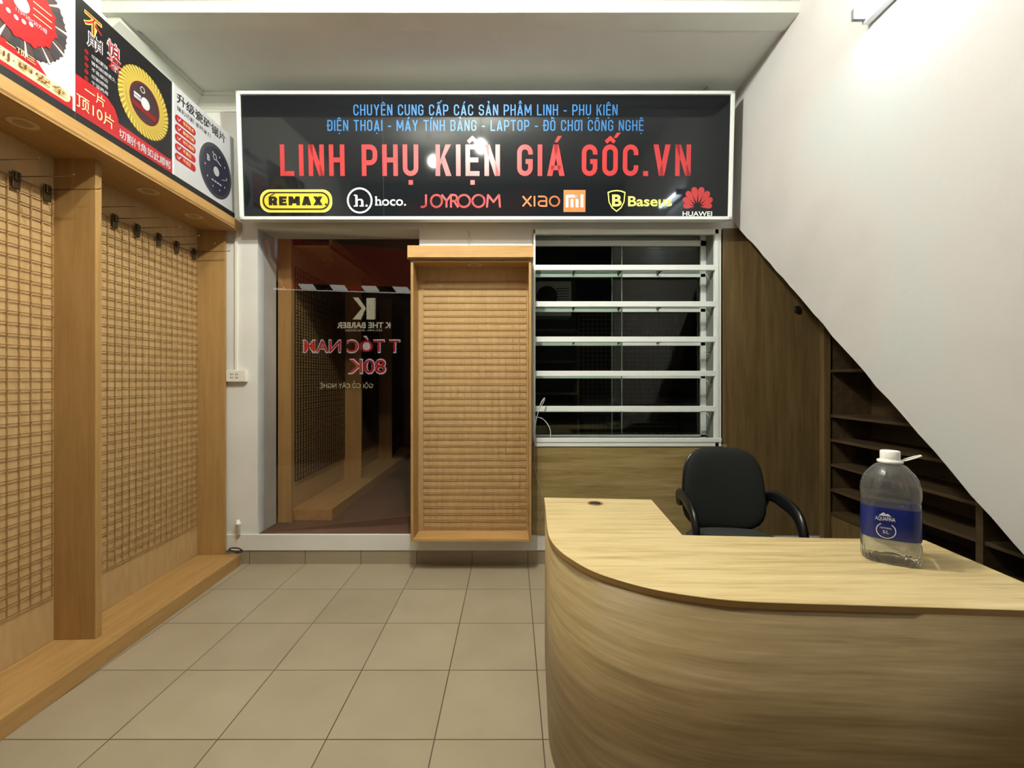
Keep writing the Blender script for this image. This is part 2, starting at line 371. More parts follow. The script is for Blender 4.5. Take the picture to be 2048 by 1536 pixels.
def miter(pts, wd):
    n = len(pts); A, B = [], []
    for i in range(n):
        p = Vector(pts[i]); d0 = (p-Vector(pts[i-1])).normalized() if i else None; d1 = (Vector(pts[i+1])-p).normalized() if i < n-1 else None
        d0 = d0 or d1; d1 = d1 or d0
        n0 = Vector((-d0.y, d0.x)); n1 = Vector((-d1.y, d1.x)); m_ = (n0+n1); m_ = m_/max(.35, m_.dot(n0)) if m_.length > 1e-4 else n0
        A.append(p+m_*wd/2); B.append(p-m_*wd/2)
    return A, B
def condensed(q, t, u0, u1, v, cap, m, s=.155, gap=.17, k=0, word=None):
    """lettering set in the condensed stroke letters, fitted between u0 and u1"""
    items, x, wi = [], 0.0, 0
    for g_ in t:
        if g_ == ' ': wi += 1
        d = unicodedata.normalize('NFD', g_); w, L, P = glyph(d[0], s); L = [[(a, b) for a, b in l] for l in L]; P = list(P); c = w/2
        y = 1.07
        for mk in d[1:]:
            e = s*.8
            if mk == '\u0302': L.append([(c-.15, y), (c, y+.13), (c+.15, y)]); y += .04
            if mk == '\u0306': L.append(arcp(c, y+.14, .13, .12, 190, 350, 6))
            if mk == '\u0301': dx = .16 if len(d) > 2 and '\u0302' in d else 0; P.append([(c-.05+dx, y+dx*.6), (c+.06+dx, y+dx*.6), (c+.20+dx, y+.2+dx*.4), (c+.06+dx, y+.2+dx*.4)])
            if mk == '\u0300': P.append([(c+.05, y), (c-.06, y), (c-.20, y+.18), (c-.06, y+.18)])
            if mk == '\u0309': L.append(arcp(c, y+.13, .07, .07, 170, -60, 7)+[(c, y)])
            if mk == '\u0323': P.append([(c-e*.6, -.28), (c+e*.6, -.28), (c+e*.6, -.28+e*1.2), (c-e*.6, -.28+e*1.2)])
            if mk == '\u031b': L.append([(w-s*.6, .84), (w+.05, .90), (w+.06, 1.03)])
        L = [[p for i, p in enumerate(l) if i == 0 or math.hypot(p[0]-l[i-1][0], p[1]-l[i-1][1]) > 1e-4] for l in L]
        if word is None or word == wi: items.append((x, L, P))
        x += w+(gap if g_ != ' ' else gap*.9)
    tot = x-gap; sx = (u1-u0)/tot
    for x, L, P in items:
        for l in L:
            wd = s*.8 if max(b for a, b in l) > 1.02 or (len(l) == 3 and max(a for a, b in l) > .6 and False) else s
            A, B = miter(l, wd)
            for i in range(len(l)-1): q.poly([(u0+(x+a.x)*sx, v+a.y*cap) for a in (A[i], A[i+1], B[i+1], B[i])], m, k)
        for p in P: q.poly([(u0+(x+a)*sx, v+b*cap) for a, b in p], m, k)

# ================================================================== THE SETTING
WL, WR, YB, ZC, ZF = -2.27, 1.59, 3.25, 3.363, 3.75        # side walls, back wall, back and front ceilings
YS = 2.536                                                # where the ceiling steps up
YN = -.35                                                 # open shop front
SILL, LINT, YJ = .213, 2.405, 3.50                        # doorway: sill, lintel, back of the reveal
DX0, DX1 = -1.826, -.665                                  # doorway sides
SX0, SX1, SZ0, SZ1 = .148, 1.503, .86, 2.395              # showcase opening
BX = 2.62                                                 # far side of the space under the stairs
XS = 2.238                                                # front of the shelving under the stairs
def stair_z(y): return .778+(y-1.407)*.908                # line of the stair's underside
def stair_y(z): return 1.407+(z-.778)/.908

b = MB(); b.box(-2.45, BX+.1, YN-.4, YB+.02, -.1, 0); struct('floor', b, 'floor_tile')
b = MB(); b.box(-2.45, 1.75, YN, YS, ZF, ZF+.1); b.box(-2.45, 1.75, YS, YB+.3, ZC, ZC+.1); struct('ceiling', b, 'ceiling_paint')
b = MB(); b.box(WL-.12, WL, YN, YB+.3, 0, ZF+.1); struct('wall_left', b, 'plaster')
# right wall: solid above the stair line, open below it; a ragged plastered edge
rnd = random.Random(3)
edge = []
for i in range(41):
    y = .55+(YB+.02-.55)*i/40; z = stair_z(y)+(rnd.random()-.5)*.012
    edge.append((y, max(0, z)))
edge[27] = (edge[27][0], edge[27][1])
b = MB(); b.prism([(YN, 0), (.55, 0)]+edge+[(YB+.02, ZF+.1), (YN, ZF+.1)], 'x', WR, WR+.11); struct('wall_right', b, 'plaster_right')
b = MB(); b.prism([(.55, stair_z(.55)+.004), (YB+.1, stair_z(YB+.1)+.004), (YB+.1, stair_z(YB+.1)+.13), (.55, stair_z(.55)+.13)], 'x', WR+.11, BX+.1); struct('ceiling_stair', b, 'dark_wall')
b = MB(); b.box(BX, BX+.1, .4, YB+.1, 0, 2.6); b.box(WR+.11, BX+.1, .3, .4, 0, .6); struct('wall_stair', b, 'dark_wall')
# back wall round the doorway and the showcase
b = MB()
b.box(WL-.1, DX0, YB, YJ, 0, ZC); b.box(DX0, DX1, YB, YJ, LINT, ZC); b.box(DX1, SX0, YB, YJ-.1, SILL, ZC)
b.box(SX0, WR+.2, YB, YJ, SZ1, ZC)
struct('wall_back', b, 'plaster')
b = MB(); b.box(DX0, DX0+.004, YB+.001, YJ, SILL, LINT); struct('trim_4', b, 'jamb_paint')
# white sill step with the tiled skirting under it
b = MB(); b.box(WL, BX, YB-.012, YB+.008, .098, SILL, bev=.003); b.box(DX1, BX, YB+.02, YJ-.1, .0, SILL-.003)
struct('trim_5', b, 'plaster')
b = MB(); b.box(WL, BX, YB-.006, YB+.02, 0, .098); struct('baseboard_back', b, 'skirting_tile')
# cornices: profile swept along the walls and the riser of the ceiling step
def cornice_prof(p, h):      # (out, down)
    return [(0, 0), (p, 0), (p, .012), (p*.86, .02), (p*.86, .034), (p*.62, .05), (p*.35, h*.55), (p*.2, h*.72), (p*.2, h*.82), (p*.1, h*.86), (p*.1, h), (0, h)]
pr = cornice_prof(.085, .125)
b = MB(); b.prism([(WL+o, ZC-d) for o, d in pr], 'y', YS, YB); struct('trim_1', b, 'cornice_paint')
b = MB(); b.prism([(YB-o*.55, ZC-d) for o, d in pr], 'x', WL, WR); struct('trim_2', b, 'cornice_paint')
b = MB(); b.box(WL, WR, YS-.02, YS+.1, ZC-.012, ZF)
b.prism([(YS-.02-o, z) for o, z in ((0, ZC-.012), (.012, ZC-.012), (.012, ZC+.05), (.03, ZC+.058), (.03, ZC+.075), (.05, ZC+.085), (.05, ZC+.2), (0, ZC+.22))], 'x', WL, WR)
struct('trim_3', b, 'cornice_paint')

# back room seen through the doorway and the showcase
b = MB(); b.box(DX0+.001, DX1-.001, YB+.0085, YJ, SILL-.1, SILL-.004); b.box(-2.2, -.45, YJ, 9.0, SILL-.1, SILL-.004); b.box(-.45, 2.3, YJ-.1, 5.0, SILL-.1, SILL-.004); struct('floor_back', b, 'back_floor')
b = MB(); b.box(-2.2, -.4, YJ, 9.0, 2.72, 2.8); b.box(-.45, 2.3, YJ-.1, 5.0, 2.72, 2.8); struct('ceiling_back', b, 'back_ceiling')
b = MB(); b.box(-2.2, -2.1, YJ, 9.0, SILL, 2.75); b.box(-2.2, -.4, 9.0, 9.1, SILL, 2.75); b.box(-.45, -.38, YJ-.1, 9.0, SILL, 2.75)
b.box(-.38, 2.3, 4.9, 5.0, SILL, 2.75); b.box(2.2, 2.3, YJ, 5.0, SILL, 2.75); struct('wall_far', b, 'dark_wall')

# wood facing under the showcase and in the corner under the stairs
b = MB(); b.box(.142, SX1+.03, YB-.018, YB, SILL, SZ0, bev=.001); tag(b.build('wall_panel', 'oak_panel'), 'horizontal-grain oak wall panel under the white showcase', 'wall panel')
b = MB()
b.prism([(SX1+.001, SILL), (XS-.0, SILL), (XS-.0, 2.40), (SX1+.001, 2.40)], 'y', YB-.017, YB+.02)
tag(b.build('wall_panel', 'walnut_panel'), 'tall brown vertical-grain wood panel between showcase and under-stair shelves', 'wall panel')
p = at(1595, 618, YB-.03)
b = MB(); b.box(p.x-.016, p.x+.016, YB-.035, YB-.017, p.z-.022, p.z+.022, bev=.003); tag(b.build('wall_socket', 'black_trim'), 'small black box on the tall brown wood panel', 'socket')

# ================================================================== LEFT DISPLAY UNITS
RZ = .038
R0 = Vector((-1.93, YB-.006, 0))
GD = .297                                   # depth from the front edge to the back panel
PD = .105                                   # posts stand back from the front edge
def wire_grid(y0, y1, z0, z1, x, axis='y', r=.0016, step=.0488):
    g = MB(); n = int(round((y1-y0)/step)); k = int(round((z1-z0)/step))
    def bx(a0, a1, c0, c1, d, mi=0):
        if axis == 'y': g.box(x+d-r, x+d+r, a0, a1, c0, c1, mi=mi)
        else: g.box(a0, a1, x+d-r, x+d+r, c0, c1, mi=mi)
    for i in range(n+1): y = y0+(y1-y0)*i/n; bx(y-r, y+r, z0, z1, 0)
    sgn = 1 if axis == 'y' else -1
    for j in range(k+1): z = z0+(z1-z0)*j/k; bx(y0, y1, z-r*1.1, z+r*1.1, sgn*2*r, 1)
    return g
def downlight(parent, x, y, z):
    g = MB(); n = 32
    g.lathe([(.030, -.001), (.047, -.004), (.052, 0), (.03, .0)], (x, y, z), n, cap0=False, cap1=False)
    o = g.build('downlight', 'ring_cream', parent)
    g = MB(); g.lathe([(.031, -.002), (.001, -.0025)], (x, y, z), n, cap0=False); g.build('lens', 'lens_frost', o)
    return o
def display_unit(label, ya, yb, end_post, lights):
    """one bay along the wall, local y from ya (near the camera) to yb (far); a side board at both ends"""
    t = thing('display_unit', label, 'display unit', R0, RZ, 'beech display units along the left wall')
    g = MB(); g.box(-GD, 0, ya, yb, 0, .08, bev=.002); g.build('platform', 'beech_along', t)
    g = MB(); g.box(-GD, 0, ya, yb, 2.378, 2.39); g.box(-.02, 0, ya, yb, 2.372, 2.442, bev=.0015); g.box(-GD, -.02, ya, yb, 2.425, 2.44); g.build('canopy', 'beech_along', t)
    g = MB(); g.box(-GD-.012, -GD, ya, yb, .08, 2.378); g.build('back_panel', 'hardboard', t)
    for y0, y1 in ((ya, ya+.018), (yb-.018, yb)):
        g = MB(); g.box(-GD, -PD, y0, y1, .08, 2.378, bev=.0012); g.build('side_board', 'beech_vertical', t)
    wire_grid(ya+.03, yb-.03, .30, 2.205, -GD+.008).build('wire_grid', ['grid_wire', 'grid_wire_dark'], t)
    for y in lights: downlight(t, -.135, y, 2.378)
    return t
YM = -1.055
far_unit = display_unit('beech wire-grid display unit farther back, ending at the white door wall', YM, -.012, True, (-.70, -.315))
near_unit = display_unit('beech wire-grid display unit nearest the camera, cut by the photo\'s left edge', YM-1.06, YM, False, (-1.375,))
# hooks on the grids
def hook(y, label):
    t = thing('display_hook', label, 'hook', R0+Matrix.Rotation(RZ, 3, 'Z') @ Vector((-GD+.016, y, 2.195)), RZ, 'metal hooks hanging on the wire grids')
    g = MB(); g.box(0, .004, -.016, .016, -.04, .036, bev=.001); g.box(.004, .012, -.012, .012, -.005, .03, bev=.002); g.build('bracket', 'dark_steel', t)
    g = MB(); g.tube([(.006, 0, .012), (.20, 0, .018), (.235, 0, .019), (.246, 0, .027)], .0022, 6); g.build('prong', 'hook_steel', t)
    return t
hk = ['first', 'second', 'third', 'fourth', 'fifth', 'sixth']
for i, Y in enumerate((3.155, 2.985, 2.825, 2.655, 2.50, 2.335)):
    hook(Y-R0.y, '%s metal display hook from the back wall on the far wire grid' % hk[i])
for i, Y in enumerate((2.122, 1.985, 1.835)):
    hook(Y-R0.y, '%s metal display hook from the middle side board on the near wire grid' % hk[i])

# ------------------------------------------------------------------ posters above the units
def C_(name, col, **k): return mat(name, col, .32, spec=.35, **k)
C_('print_white', (184, 184, 188)); C_('print_red', (158, 34, 38)); C_('print_dark_red', (118, 24, 26)); C_('print_cream', (238, 222, 160))
C_('print_black', (22, 22, 24)); C_('print_gold', (168, 146, 64)); C_('print_gold_dark', (132, 108, 44)); C_('print_brown', (110, 60, 30))
C_('print_hub', (52, 38, 40)); C_('print_navy', (34, 34, 52)); C_('print_charcoal', (56, 56, 60)); C_('print_grey', (168, 168, 172)); C_('print_yellow', (206, 186, 92))
C_('print_rim', (74, 60, 56)); C_('print_marble', (182, 182, 188)); C_('print_steel', (150, 146, 146))
PW, PZ0, PZ1 = .605, 2.492, 3.014
def poster_frame(y_near):
    """world frame of a poster whose near edge is at local y"""
    Rm = Matrix.Rotation(RZ, 4, 'Z'); Rm.translation = R0
    return Rm
def poster(idx, y_near, label):
    t = thing('poster_panel', label, 'poster', R0+Matrix.Rotation(RZ, 3, 'Z') @ Vector((-.03, y_near, 2.442)), RZ, 'saw blade posters above the display units')
    bpy.context.view_layer.update()
    g = MB(); g.box(-.012, 0, .002, PW-.002, .05, .572); g.build('board', ['print_marble', 'print_black', 'print_white'][idx], t)
    g = MB(); g.box(-.018, .006, 0, PW, 0, .05, bev=.001); g.build('bottom_strip', 'black_trim', t)
    g = MB(); g.box(-.016, .003, -.006, .004, .05, .574); g.build('edge_strip', 'aluminium_white', t)
    m = t.matrix_world; O = m @ Vector((0, 0, .05)); U = m.to_3x3() @ Vector((0, 1, 0)); V = Vector((0, 0, 1))
    return t, O, U, V
HT = .522
# local v of a photo point on the poster plane is found by eye from the photo: u 0..PW near->far, v 0..HT
yn = [1.976-PW-R0.y, 1.976-R0.y, 2.5855-R0.y]
t, O, U, V = poster(0, yn[0], 'white poster with a red saw blade, nearest the camera at the upper left')
q = Print(O, U, V)
q.poly([(0, 0), (PW, 0), (PW, .058), (.49, .07), (.45, .105), (.40, .125), (0, .135)], 'print_red', 0)
q.pill(.05, .588, .020, .072, 'print_cream', 1)
cu, cv = .381, .288
q.ring(cu, cv, .188, .13, 'print_rim', 1, 60)
for i in range(48):
    a = 2*PI*i/48; q.poly([(cu+.186*math.cos(a), cv+.186*math.sin(a)), (cu+.193*math.cos(a+.04), cv+.193*math.sin(a+.04)), (cu+.186*math.cos(a+.09), cv+.186*math.sin(a+.09))], 'print_hub', 1)
for i in range(12):
    a = 2*PI*i/12+.1; ca, sa = math.cos(a), math.sin(a); cb, sb = math.cos(a+.2), math.sin(a+.2)
    q.poly([(cu+.145*cb, cv+.145*sb), (cu+.185*cb, cv+.185*sb), (cu+.185*math.cos(a+.42), cv+.185*math.sin(a+.42)), (cu+.145*math.cos(a+.42), cv+.145*math.sin(a+.42))], 'print_charcoal', 2)
    q.poly([(cu+.13*ca-.003*sa, cv+.13*sa+.003*ca), (cu+.195*ca-.008*sa, cv+.195*sa+.008*ca), (cu+.195*ca+.004*sa, cv+.195*sa-.004*ca), (cu+.13*ca, cv+.13*sa)], 'print_white', 3)
q.ellipse(cu, cv, .138, .138, 'print_red', 4)
for i in range(12):
    a = 2*PI*(i+.5)/12+.1; q.ellipse(cu+.134*math.cos(a), cv+.134*math.sin(a), .014, .014, 'print_red', 5, 12)
q.ellipse(cu, cv, .032, .032, 'print_white', 6)
for i in range(5): q.ellipse(cu-.075+.028*i, cv-.055-.016*math.sin(i*.8), .009, .009, 'print_white', 6, 12)
q.text('115×20×20方帽', cu-.02, cu+.10, cv-.045, .014, 'print_white', 6)
for i in range(3): q.rect(cu+.045, cu+.12, cv-.01+i*.026, cv-.006+i*.026, 'print_cream', 6)
q.build('saw_blade_picture', t)
q = Print(O, U, V, .0008); q.text('更锋利·更安全', .14, .568, .029, .034, 'print_brown', 7, .008, ref='BOX'); q.text('一顶三', .325, .435, .083, .024, 'print_cream', 7, .0, ref='BOX'); q.build('lettering', t)

t, O, U, V = poster(1, yn[1], 'black poster with a gold-rimmed cutting disc, middle of the poster row')
q = Print(O, U, V)
cu, cv = .40, .275
q.ellipse(cu, cv, .168, .168, 'print_gold', 0, 72)
for i in range(90):
    a = 2*PI*i/90; a2 = a+.10
    q.poly([(cu+.14*math.cos(a), cv+.14*math.sin(a)), (cu+.172*math.cos(a2), cv+.172*math.sin(a2)), (cu+.172*math.cos(a2+.034), cv+.172*math.sin(a2+.034)), (cu+.14*math.cos(a+.03), cv+.14*math.sin(a+.03))], 'print_gold_dark' if i % 2 else 'print_yellow', 1)
q.ring(cu, cv, .122, .098, 'print_gold', 2, 60)
q.ellipse(cu, cv, .102, .102, 'print_hub', 3, 60); q.ring(cu, cv, .097, .094, 'print_dark_red', 4)
q.rect(cu-.075, cu-.03, cv+.012, cv+.024, 'print_white', 4); q.rect(cu-.075, cu-.03, cv-.006, cv+.008, 'print_grey', 4)
q.text('Disc', cu-.03, cu+.04, cv+.048, .016, 'print_white', 4) if False else q.ring(cu-.018, cv+.062, .016, .012, 'print_white', 4, 20)
q.poly([(cu-.08, cv-.045), (cu+.07, cv-.06), (cu+.08, cv-.03), (cu-.09, cv-.02)], 'print_dark_red', 4)
q.ellipse(cu, cv, .030, .030, 'print_white', 5, 36)
q.build('cutting_disc_picture', t)
q = Print(O, U, V)
q.poly([(0, 0), (PW, 0), (PW, .075), (.22, .082), (0, .082)], 'print_red', 0)
q.poly([(0, .05), (.235, .05), (.232, .10), (.21, .14), (.17, .165), (.12, .175), (0, .17)], 'print_red', 1); q.build('red_band', t)
def part(name, *texts):
    q = Print(O, U, V)
    for a in texts: q.text(a[0], a[1], a[2], a[3], a[4], a[5], a[6], a[7], ref='BOX')
    return q.build(name, t)
part('slogan', ('切割倒角如此顺畅', .235, .59, .014, .046, 'print_white', 3, .01))
part('badge_lettering', ('一片', .05, .155, .105, .05, 'print_cream', 3, 0), ('顶10片', .01, .205, .03, .062, 'print_cream', 3, 0))
for c_, u0, u1, v0, hh_, m0, m1 in (('不', .045, .145, .40, .088, 'print_yellow', 'print_red'), ('怕', .165, .24, .385, .07, 'print_white', 'print_red'), ('崩', .06, .145, .335, .075, 'print_white', 'print_hub'), ('瓷', .165, .255, .315, .075, 'print_white', 'print_red')):
    part('title_character', (c_, u0, u1, v0, hh_, m0, 1, .05), (c_, u0+.005, u1-.005, v0+.004, hh_-.008, m1, 2, 0))
for i, s_ in enumerate(('切割更快', '锋利耐磨更久', '不易崩边', '切割顺畅', '干湿两用')):
    v = .295-i*.03; part('caption', (s_, .085, .085+.022*len(s_), v, .018, 'print_white', 1, 0))
    q = Print(O, U, V); q.ellipse(.06, v+.009, .011, .011, 'print_dark_red', 1, 12); q.build('bullet', t)

t, O, U, V = poster(2, yn[2], 'white poster with a black disc and red pills, nearest the back wall')
q = Print(O, U, V); cu, cv = .40, .20
q.ellipse(cu, cv, .172, .172, 'print_charcoal', 0, 60); q.ellipse(cu, cv, .150, .150, 'print_navy', 1, 60); q.ellipse(cu, cv, .03, .03, 'print_grey', 2, 30)
for i in range(10):
    a = 2*PI*i/10; q.ellipse(cu+.115*math.cos(a), cv+.115*math.sin(a), .006, .006, 'print_grey', 2, 10)
q.ring(cu-.015, cv+.088, .020, .015, 'print_white', 2, 24); q.stroke([(cu+.005, cv+.075), (cu+.05, cv+.06)], .006, 'print_white', 2)
for i in range(4): q.rect(cu-.05+i*.028, cu-.03+i*.028, cv-.075, cv-.065, 'print_grey', 2)
q.stroke([(cu+.06, cv-.03), (cu+.12, cv-.01)], .004, 'print_grey', 2)
q.text('B', cu-.095, cu-.068, cv+.035, .034, 'print_white', 2, .02)
q.build('cutting_disc_picture', t)
part('title', ('升级瓷砖锯片', .03, .50, .432, .062, 'print_black', 1, .012)); part('subtitle', ('锋利切割 省时省力', .03, .34, .388, .028, 'print_charcoal', 1, 0))
for i, s_ in enumerate(('专利技术', '静音切割', '持久锋利', '不崩边', '干切王')):
    v = .318-i*.055; q = Print(O, U, V); q.pill(.015, .195, v, v+.042, 'print_red', 1)
    q.stroke([(.035, v+.024), (.045, v+.012), (.062, v+.032)], .006, 'print_white', 2); q.text(s_, .08, .08+.024*len(s_), v+.011, .022, 'print_cream', 2, ref='BOX')
    q.build('pill_caption', t)

# ================================================================== SIGN BOARD
YSB, YST = 3.10, 3.056                     # its face leans forward: bottom and top distance
A = at(481, 440, YSB); B_ = at(1463, 443, YSB); TL = at(473, 183, YST); TR = at(1469, 182.5, YST)
Vs = (TL-A).normalized(); Us = Vector((1, 0, 0))
lean = math.atan2(YSB-YST, TL.z-A.z); Vs = Vector((0, -math.sin(lean), math.cos(lean)))
sw0, sw1 = TL.x, TR.x; sh = (TL.z-A.z)/math.cos(lean)
sc = (sw0+sw1)/2; hw = (A.x-B_.x)/-2
sign = thing('sign_board', 'long black shop sign with red and blue lettering above the doorway', 'sign', (sc, YSB, A.z))
sign.rotation_euler = (lean, 0, 0)
bpy.context.view_layer.update()
hw = (sw1-sw0)/2
g = MB(); g.box(-hw+.02, hw-.02, .004, .02, .015, sh-.015); face = g.build('face_panel', 'black_acrylic', sign)
g = MB(); g.box(-hw+.01, hw-.01, .02, .09, .01, sh-.01); g.build('back_box', 'aluminium_white', sign)
g = MB()
for x0, x1, z0, z1 in ((-hw, hw, 0, .022), (-hw, hw, sh-.022, sh), (-hw, -hw+.024, .0, sh), (hw-.024, hw, 0, sh)): g.box(x0, x1, -.012, .03, z0, z1, bev=.003)
g.build('frame', 'aluminium_white', sign)
xs = at(766, 300, 3.08).x-sc
g = MB(); g.box(xs-.0012, xs+.0012, .002, .005, .03, sh-.024); g.build('panel_seam', 'black_trim', sign)
m = sign.matrix_world; SO = m @ Vector((0, .004, 0)); SV = m.to_3x3() @ Vector((0, 0, 1)); SN = Vector((0, 0, 0))
def sp(px, py):
    """photo pixel -> (u, v) on the sign face"""
    d = Vector(((px-CX)/F, 1, (CY-py)/F)); n = Us.cross(SV); o = Vector((0, 0, H))
    k = (SO-o).dot(n)/d.dot(n); P = o+d*k-SO
    return P.dot(Us), P.dot(SV)
def stext(q, t, x0, x1, yb, yt, m, off=0, k=0, ref='H'):
    u0, v0 = sp(x0, yb); u1, _ = sp(x1, yb); _, v1 = sp(x0, yt)
    q.text(t, u0, u1, v0, v1-v0, m, k, off, ref)
def sline(q, t, x0, x1, yb, yt, m, s, gap, k=0, word=None):
    u0, v0 = sp(x0, yb); u1, _ = sp(x1, yb); _, v1 = sp(x0, yt)
    condensed(q, t, u0, u1, v0, v1-v0, m, s, gap, k, word)
for s_, a in (('CHUYÊN CUNG CẤP CÁC SẢN PHẨM LINH - PHỤ KIỆN', (707, 1235, 231, 209, 'blue_vinyl', .12, .15)),
              ('ĐIỆN THOẠI - MÁY TÍNH BẢNG - LAPTOP - ĐỒ CHƠI CÔNG NGHỆ', (655, 1287, 262, 240, 'blue_vinyl', .12, .15)),
              ('LINH PHỤ KIỆN GIÁ GỐC.VN', (561, 1381, 352, 289, 'red_vinyl', .155, .17))):
    for wi in range(len(s_.split(' '))):          # one part per word
        q = Print(SO, Us, SV); sline(q, s_, *a, 0, wi); q.build('lettering', sign)
# the row of marks
def spill(q, x0, x1, y0, y1, m, k=0, r=None):
    u0, v0 = sp(x0, y1); u1, v1 = sp(x1, y0); q.pill(u0, u1, v0, v1, m, k, r*(u1-u0)/(x1-x0) if r else None)
q = Print(SO, Us, SV, .0006)
spill(q, 521, 664, 379, 425, 'lemon_vinyl', 0, 19); spill(q, 524, 661, 382, 422, 'yellow_vinyl', 1, 17); spill(q, 526, 659, 384, 420, 'dark_vinyl', 2, 17); spill(q, 529, 656, 387, 417, 'yellow_vinyl', 3, 15)
sline(q, 'REMAX', 538, 646, 411, 393, 'dark_vinyl', .27, .13, 4); u, v = sp(652, 409); q.ellipse(u, v, .008, .008, 'dark_vinyl', 4, 16)
q.stroke([sp(541, 392), sp(549, 388)], .007, 'dark_vinyl', 4); q.build('yellow_badge', sign)
q = Print(SO, Us, SV)
u, v = sp(719.5, 401); k_ = sp(720.5, 401)[0]-u
q.ring(u, v, 25.5*k_, 22*k_, 'white_vinyl')
stext(q, 'h', 711, 727, 412, 391, 'white_vinyl', .012, ref='H'); q.rect(u-12*k_, u-4*k_, v-12*k_, v-9.5*k_, 'white_vinyl'); q.rect(u-.5*k_, u+8*k_, v-12*k_, v-9.5*k_, 'white_vinyl'); q.rect(u-11.5*k_, u-6*k_, v+9*k_, v+11.5*k_, 'white_vinyl')
q.ellipse(u+13.5*k_, v-10.2*k_, 2.2*k_, 2.2*k_, 'white_vinyl'); q.build('round_badge', sign)
q = Print(SO, Us, SV); stext(q, 'hoco.', 751, 812, 411, 393, 'white_vinyl', .012); a_ = sp(750, 411); q.rect(a_[0], a_[0]+7*k_, a_[1], a_[1]+2*k_, 'white_vinyl'); q.rect(a_[0]+8.5*k_, a_[0]+14.5*k_, a_[1], a_[1]+2*k_, 'white_vinyl'); a_ = sp(750, 393); q.rect(a_[0], a_[0]+4*k_, a_[1]-2*k_, a_[1], 'white_vinyl'); q.build('white_wordmark', sign)
q = Print(SO, Us, SV); W_ = 4*k_
def arc(cx, cy, rx, ry, a0, a1, n=20): return [sp(cx+rx*math.cos(a0+(a1-a0)*i/n), cy-ry*math.sin(a0+(a1-a0)*i/n)) for i in range(n+1)]
q.stroke([sp(852, 390), sp(852, 408)]+arc(845, 408, 7, 6, 0, -PI*.6, 8), W_, 'red_vinyl')
for cx in (873, 928, 957): q.stroke(arc(cx, 402, 12 if cx > 900 else 11, 12, 0, 2*PI, 28), W_, 'red_vinyl')
q.stroke([sp(884, 390), sp(893, 402), sp(902, 390)], W_, 'red_vinyl'); q.stroke([sp(893, 402), sp(893, 414)], W_, 'red_vinyl')
q.stroke([sp(902, 414), sp(902, 398)]+[sp(902, 390)]+arc(908, 396, 6, 6, PI/2, -PI/2, 8)+[sp(904, 402)], W_, 'red_vinyl'); q.stroke([sp(908, 402), sp(916, 414)], W_, 'red_vinyl')
q.stroke([sp(974, 414), sp(976, 390), sp(987, 404), sp(998, 390), sp(1000, 414)], W_, 'red_vinyl'); q.build('red_wordmark', sign)
q = Print(SO, Us, SV); W_ = 3.2*k_
q.stroke([sp(1046, 393), sp(1062, 412)], W_, 'orange_vinyl'); q.stroke([sp(1062, 393), sp(1046, 412)], W_, 'orange_vinyl'); q.stroke([sp(1069, 393), sp(1069, 412)], W_, 'orange_vinyl')
q.stroke([sp(1077, 393)]+[sp(1088, 393)]+arc(1087, 398, 6, 5, PI/2, 0, 5)+[sp(1093, 412)], W_, 'orange_vinyl'); q.stroke([sp(1093, 402), sp(1084, 402)]+arc(1083, 407, 6, 5, PI/2, 1.5*PI, 8)+[sp(1093, 412)], W_, 'orange_vinyl')
q.stroke(arc(1109, 402.5, 9.5, 9.5, 0, 2*PI, 28), W_, 'orange_vinyl'); q.build('orange_wordmark', sign)
q = Print(SO, Us, SV); a_, b_ = sp(1127, 424), sp(1171, 380); q.rect(a_[0], b_[0], a_[1], b_[1], 'orange_vinyl', 0); W_ = 5.5*k_
q.stroke([sp(1134, 413), sp(1134, 392.5), sp(1150, 392.5)]+arc(1149.5, 397, 4.5, 4.5, PI/2, 0, 6)+[sp(1154, 413)], W_, 'white_vinyl', 1); q.stroke([sp(1144, 400), sp(1144, 413)], W_, 'white_vinyl', 1); q.stroke([sp(1164, 391), sp(1164, 413)], W_, 'white_vinyl', 1); q.build('orange_square_badge', sign)
q = Print(SO, Us, SV)
out = [sp(1233, 424)]+[sp(x, y) for x, y in ((1243, 416), (1249, 404), (1251, 384), (1242, 381), (1233, 380), (1224, 381), (1215, 384), (1217, 404), (1223, 416))]
c_ = sp(1233, 400); inn = [(c_[0]+(a[0]-c_[0])*.87, c_[1]+(a[1]-c_[1])*.88) for a in out]
q.band(out, inn, 'lemon_vinyl'); stext(q, 'B', 1224, 1243, 412, 390, 'lemon_vinyl', .03); q.build('shield_badge', sign)
q = Print(SO, Us, SV); stext(q, 'Baseus', 1256, 1344, 412, 393, 'lemon_vinyl', .02); q.build('yellow_wordmark', sign)
q = Print(SO, Us, SV); c_ = sp(1395, 415)
for i in range(8):
    a = math.radians(8+164*i/7); L0, L1 = (6+3*math.sin(a))*k_, (30+11*math.sin(a)**1.5)*k_ if False else (27+14*math.sin(a))*k_
    wv = (5.2+1.2*math.sin(a))*k_; pts = []
    for s_, wd in ((0, 0), (.3, .45), (.6, .9), (.8, 1), (.93, .75), (1, .25)):
        pts.append((L0+(L1-L0)*s_, wd*wv))
    pts = pts+[(x, -y) for x, y in reversed(pts[1:])]
    q.poly([(c_[0]+x*math.cos(a)-y*math.sin(a), c_[1]+x*math.sin(a)+y*math.cos(a)) for x, y in pts], 'red_vinyl')
q.build('petal_badge', sign)
q = Print(SO, Us, SV); stext(q, 'HUAWEI', 1365, 1424, 432, 423, 'white_vinyl', .015); q.build('small_wordmark', sign)
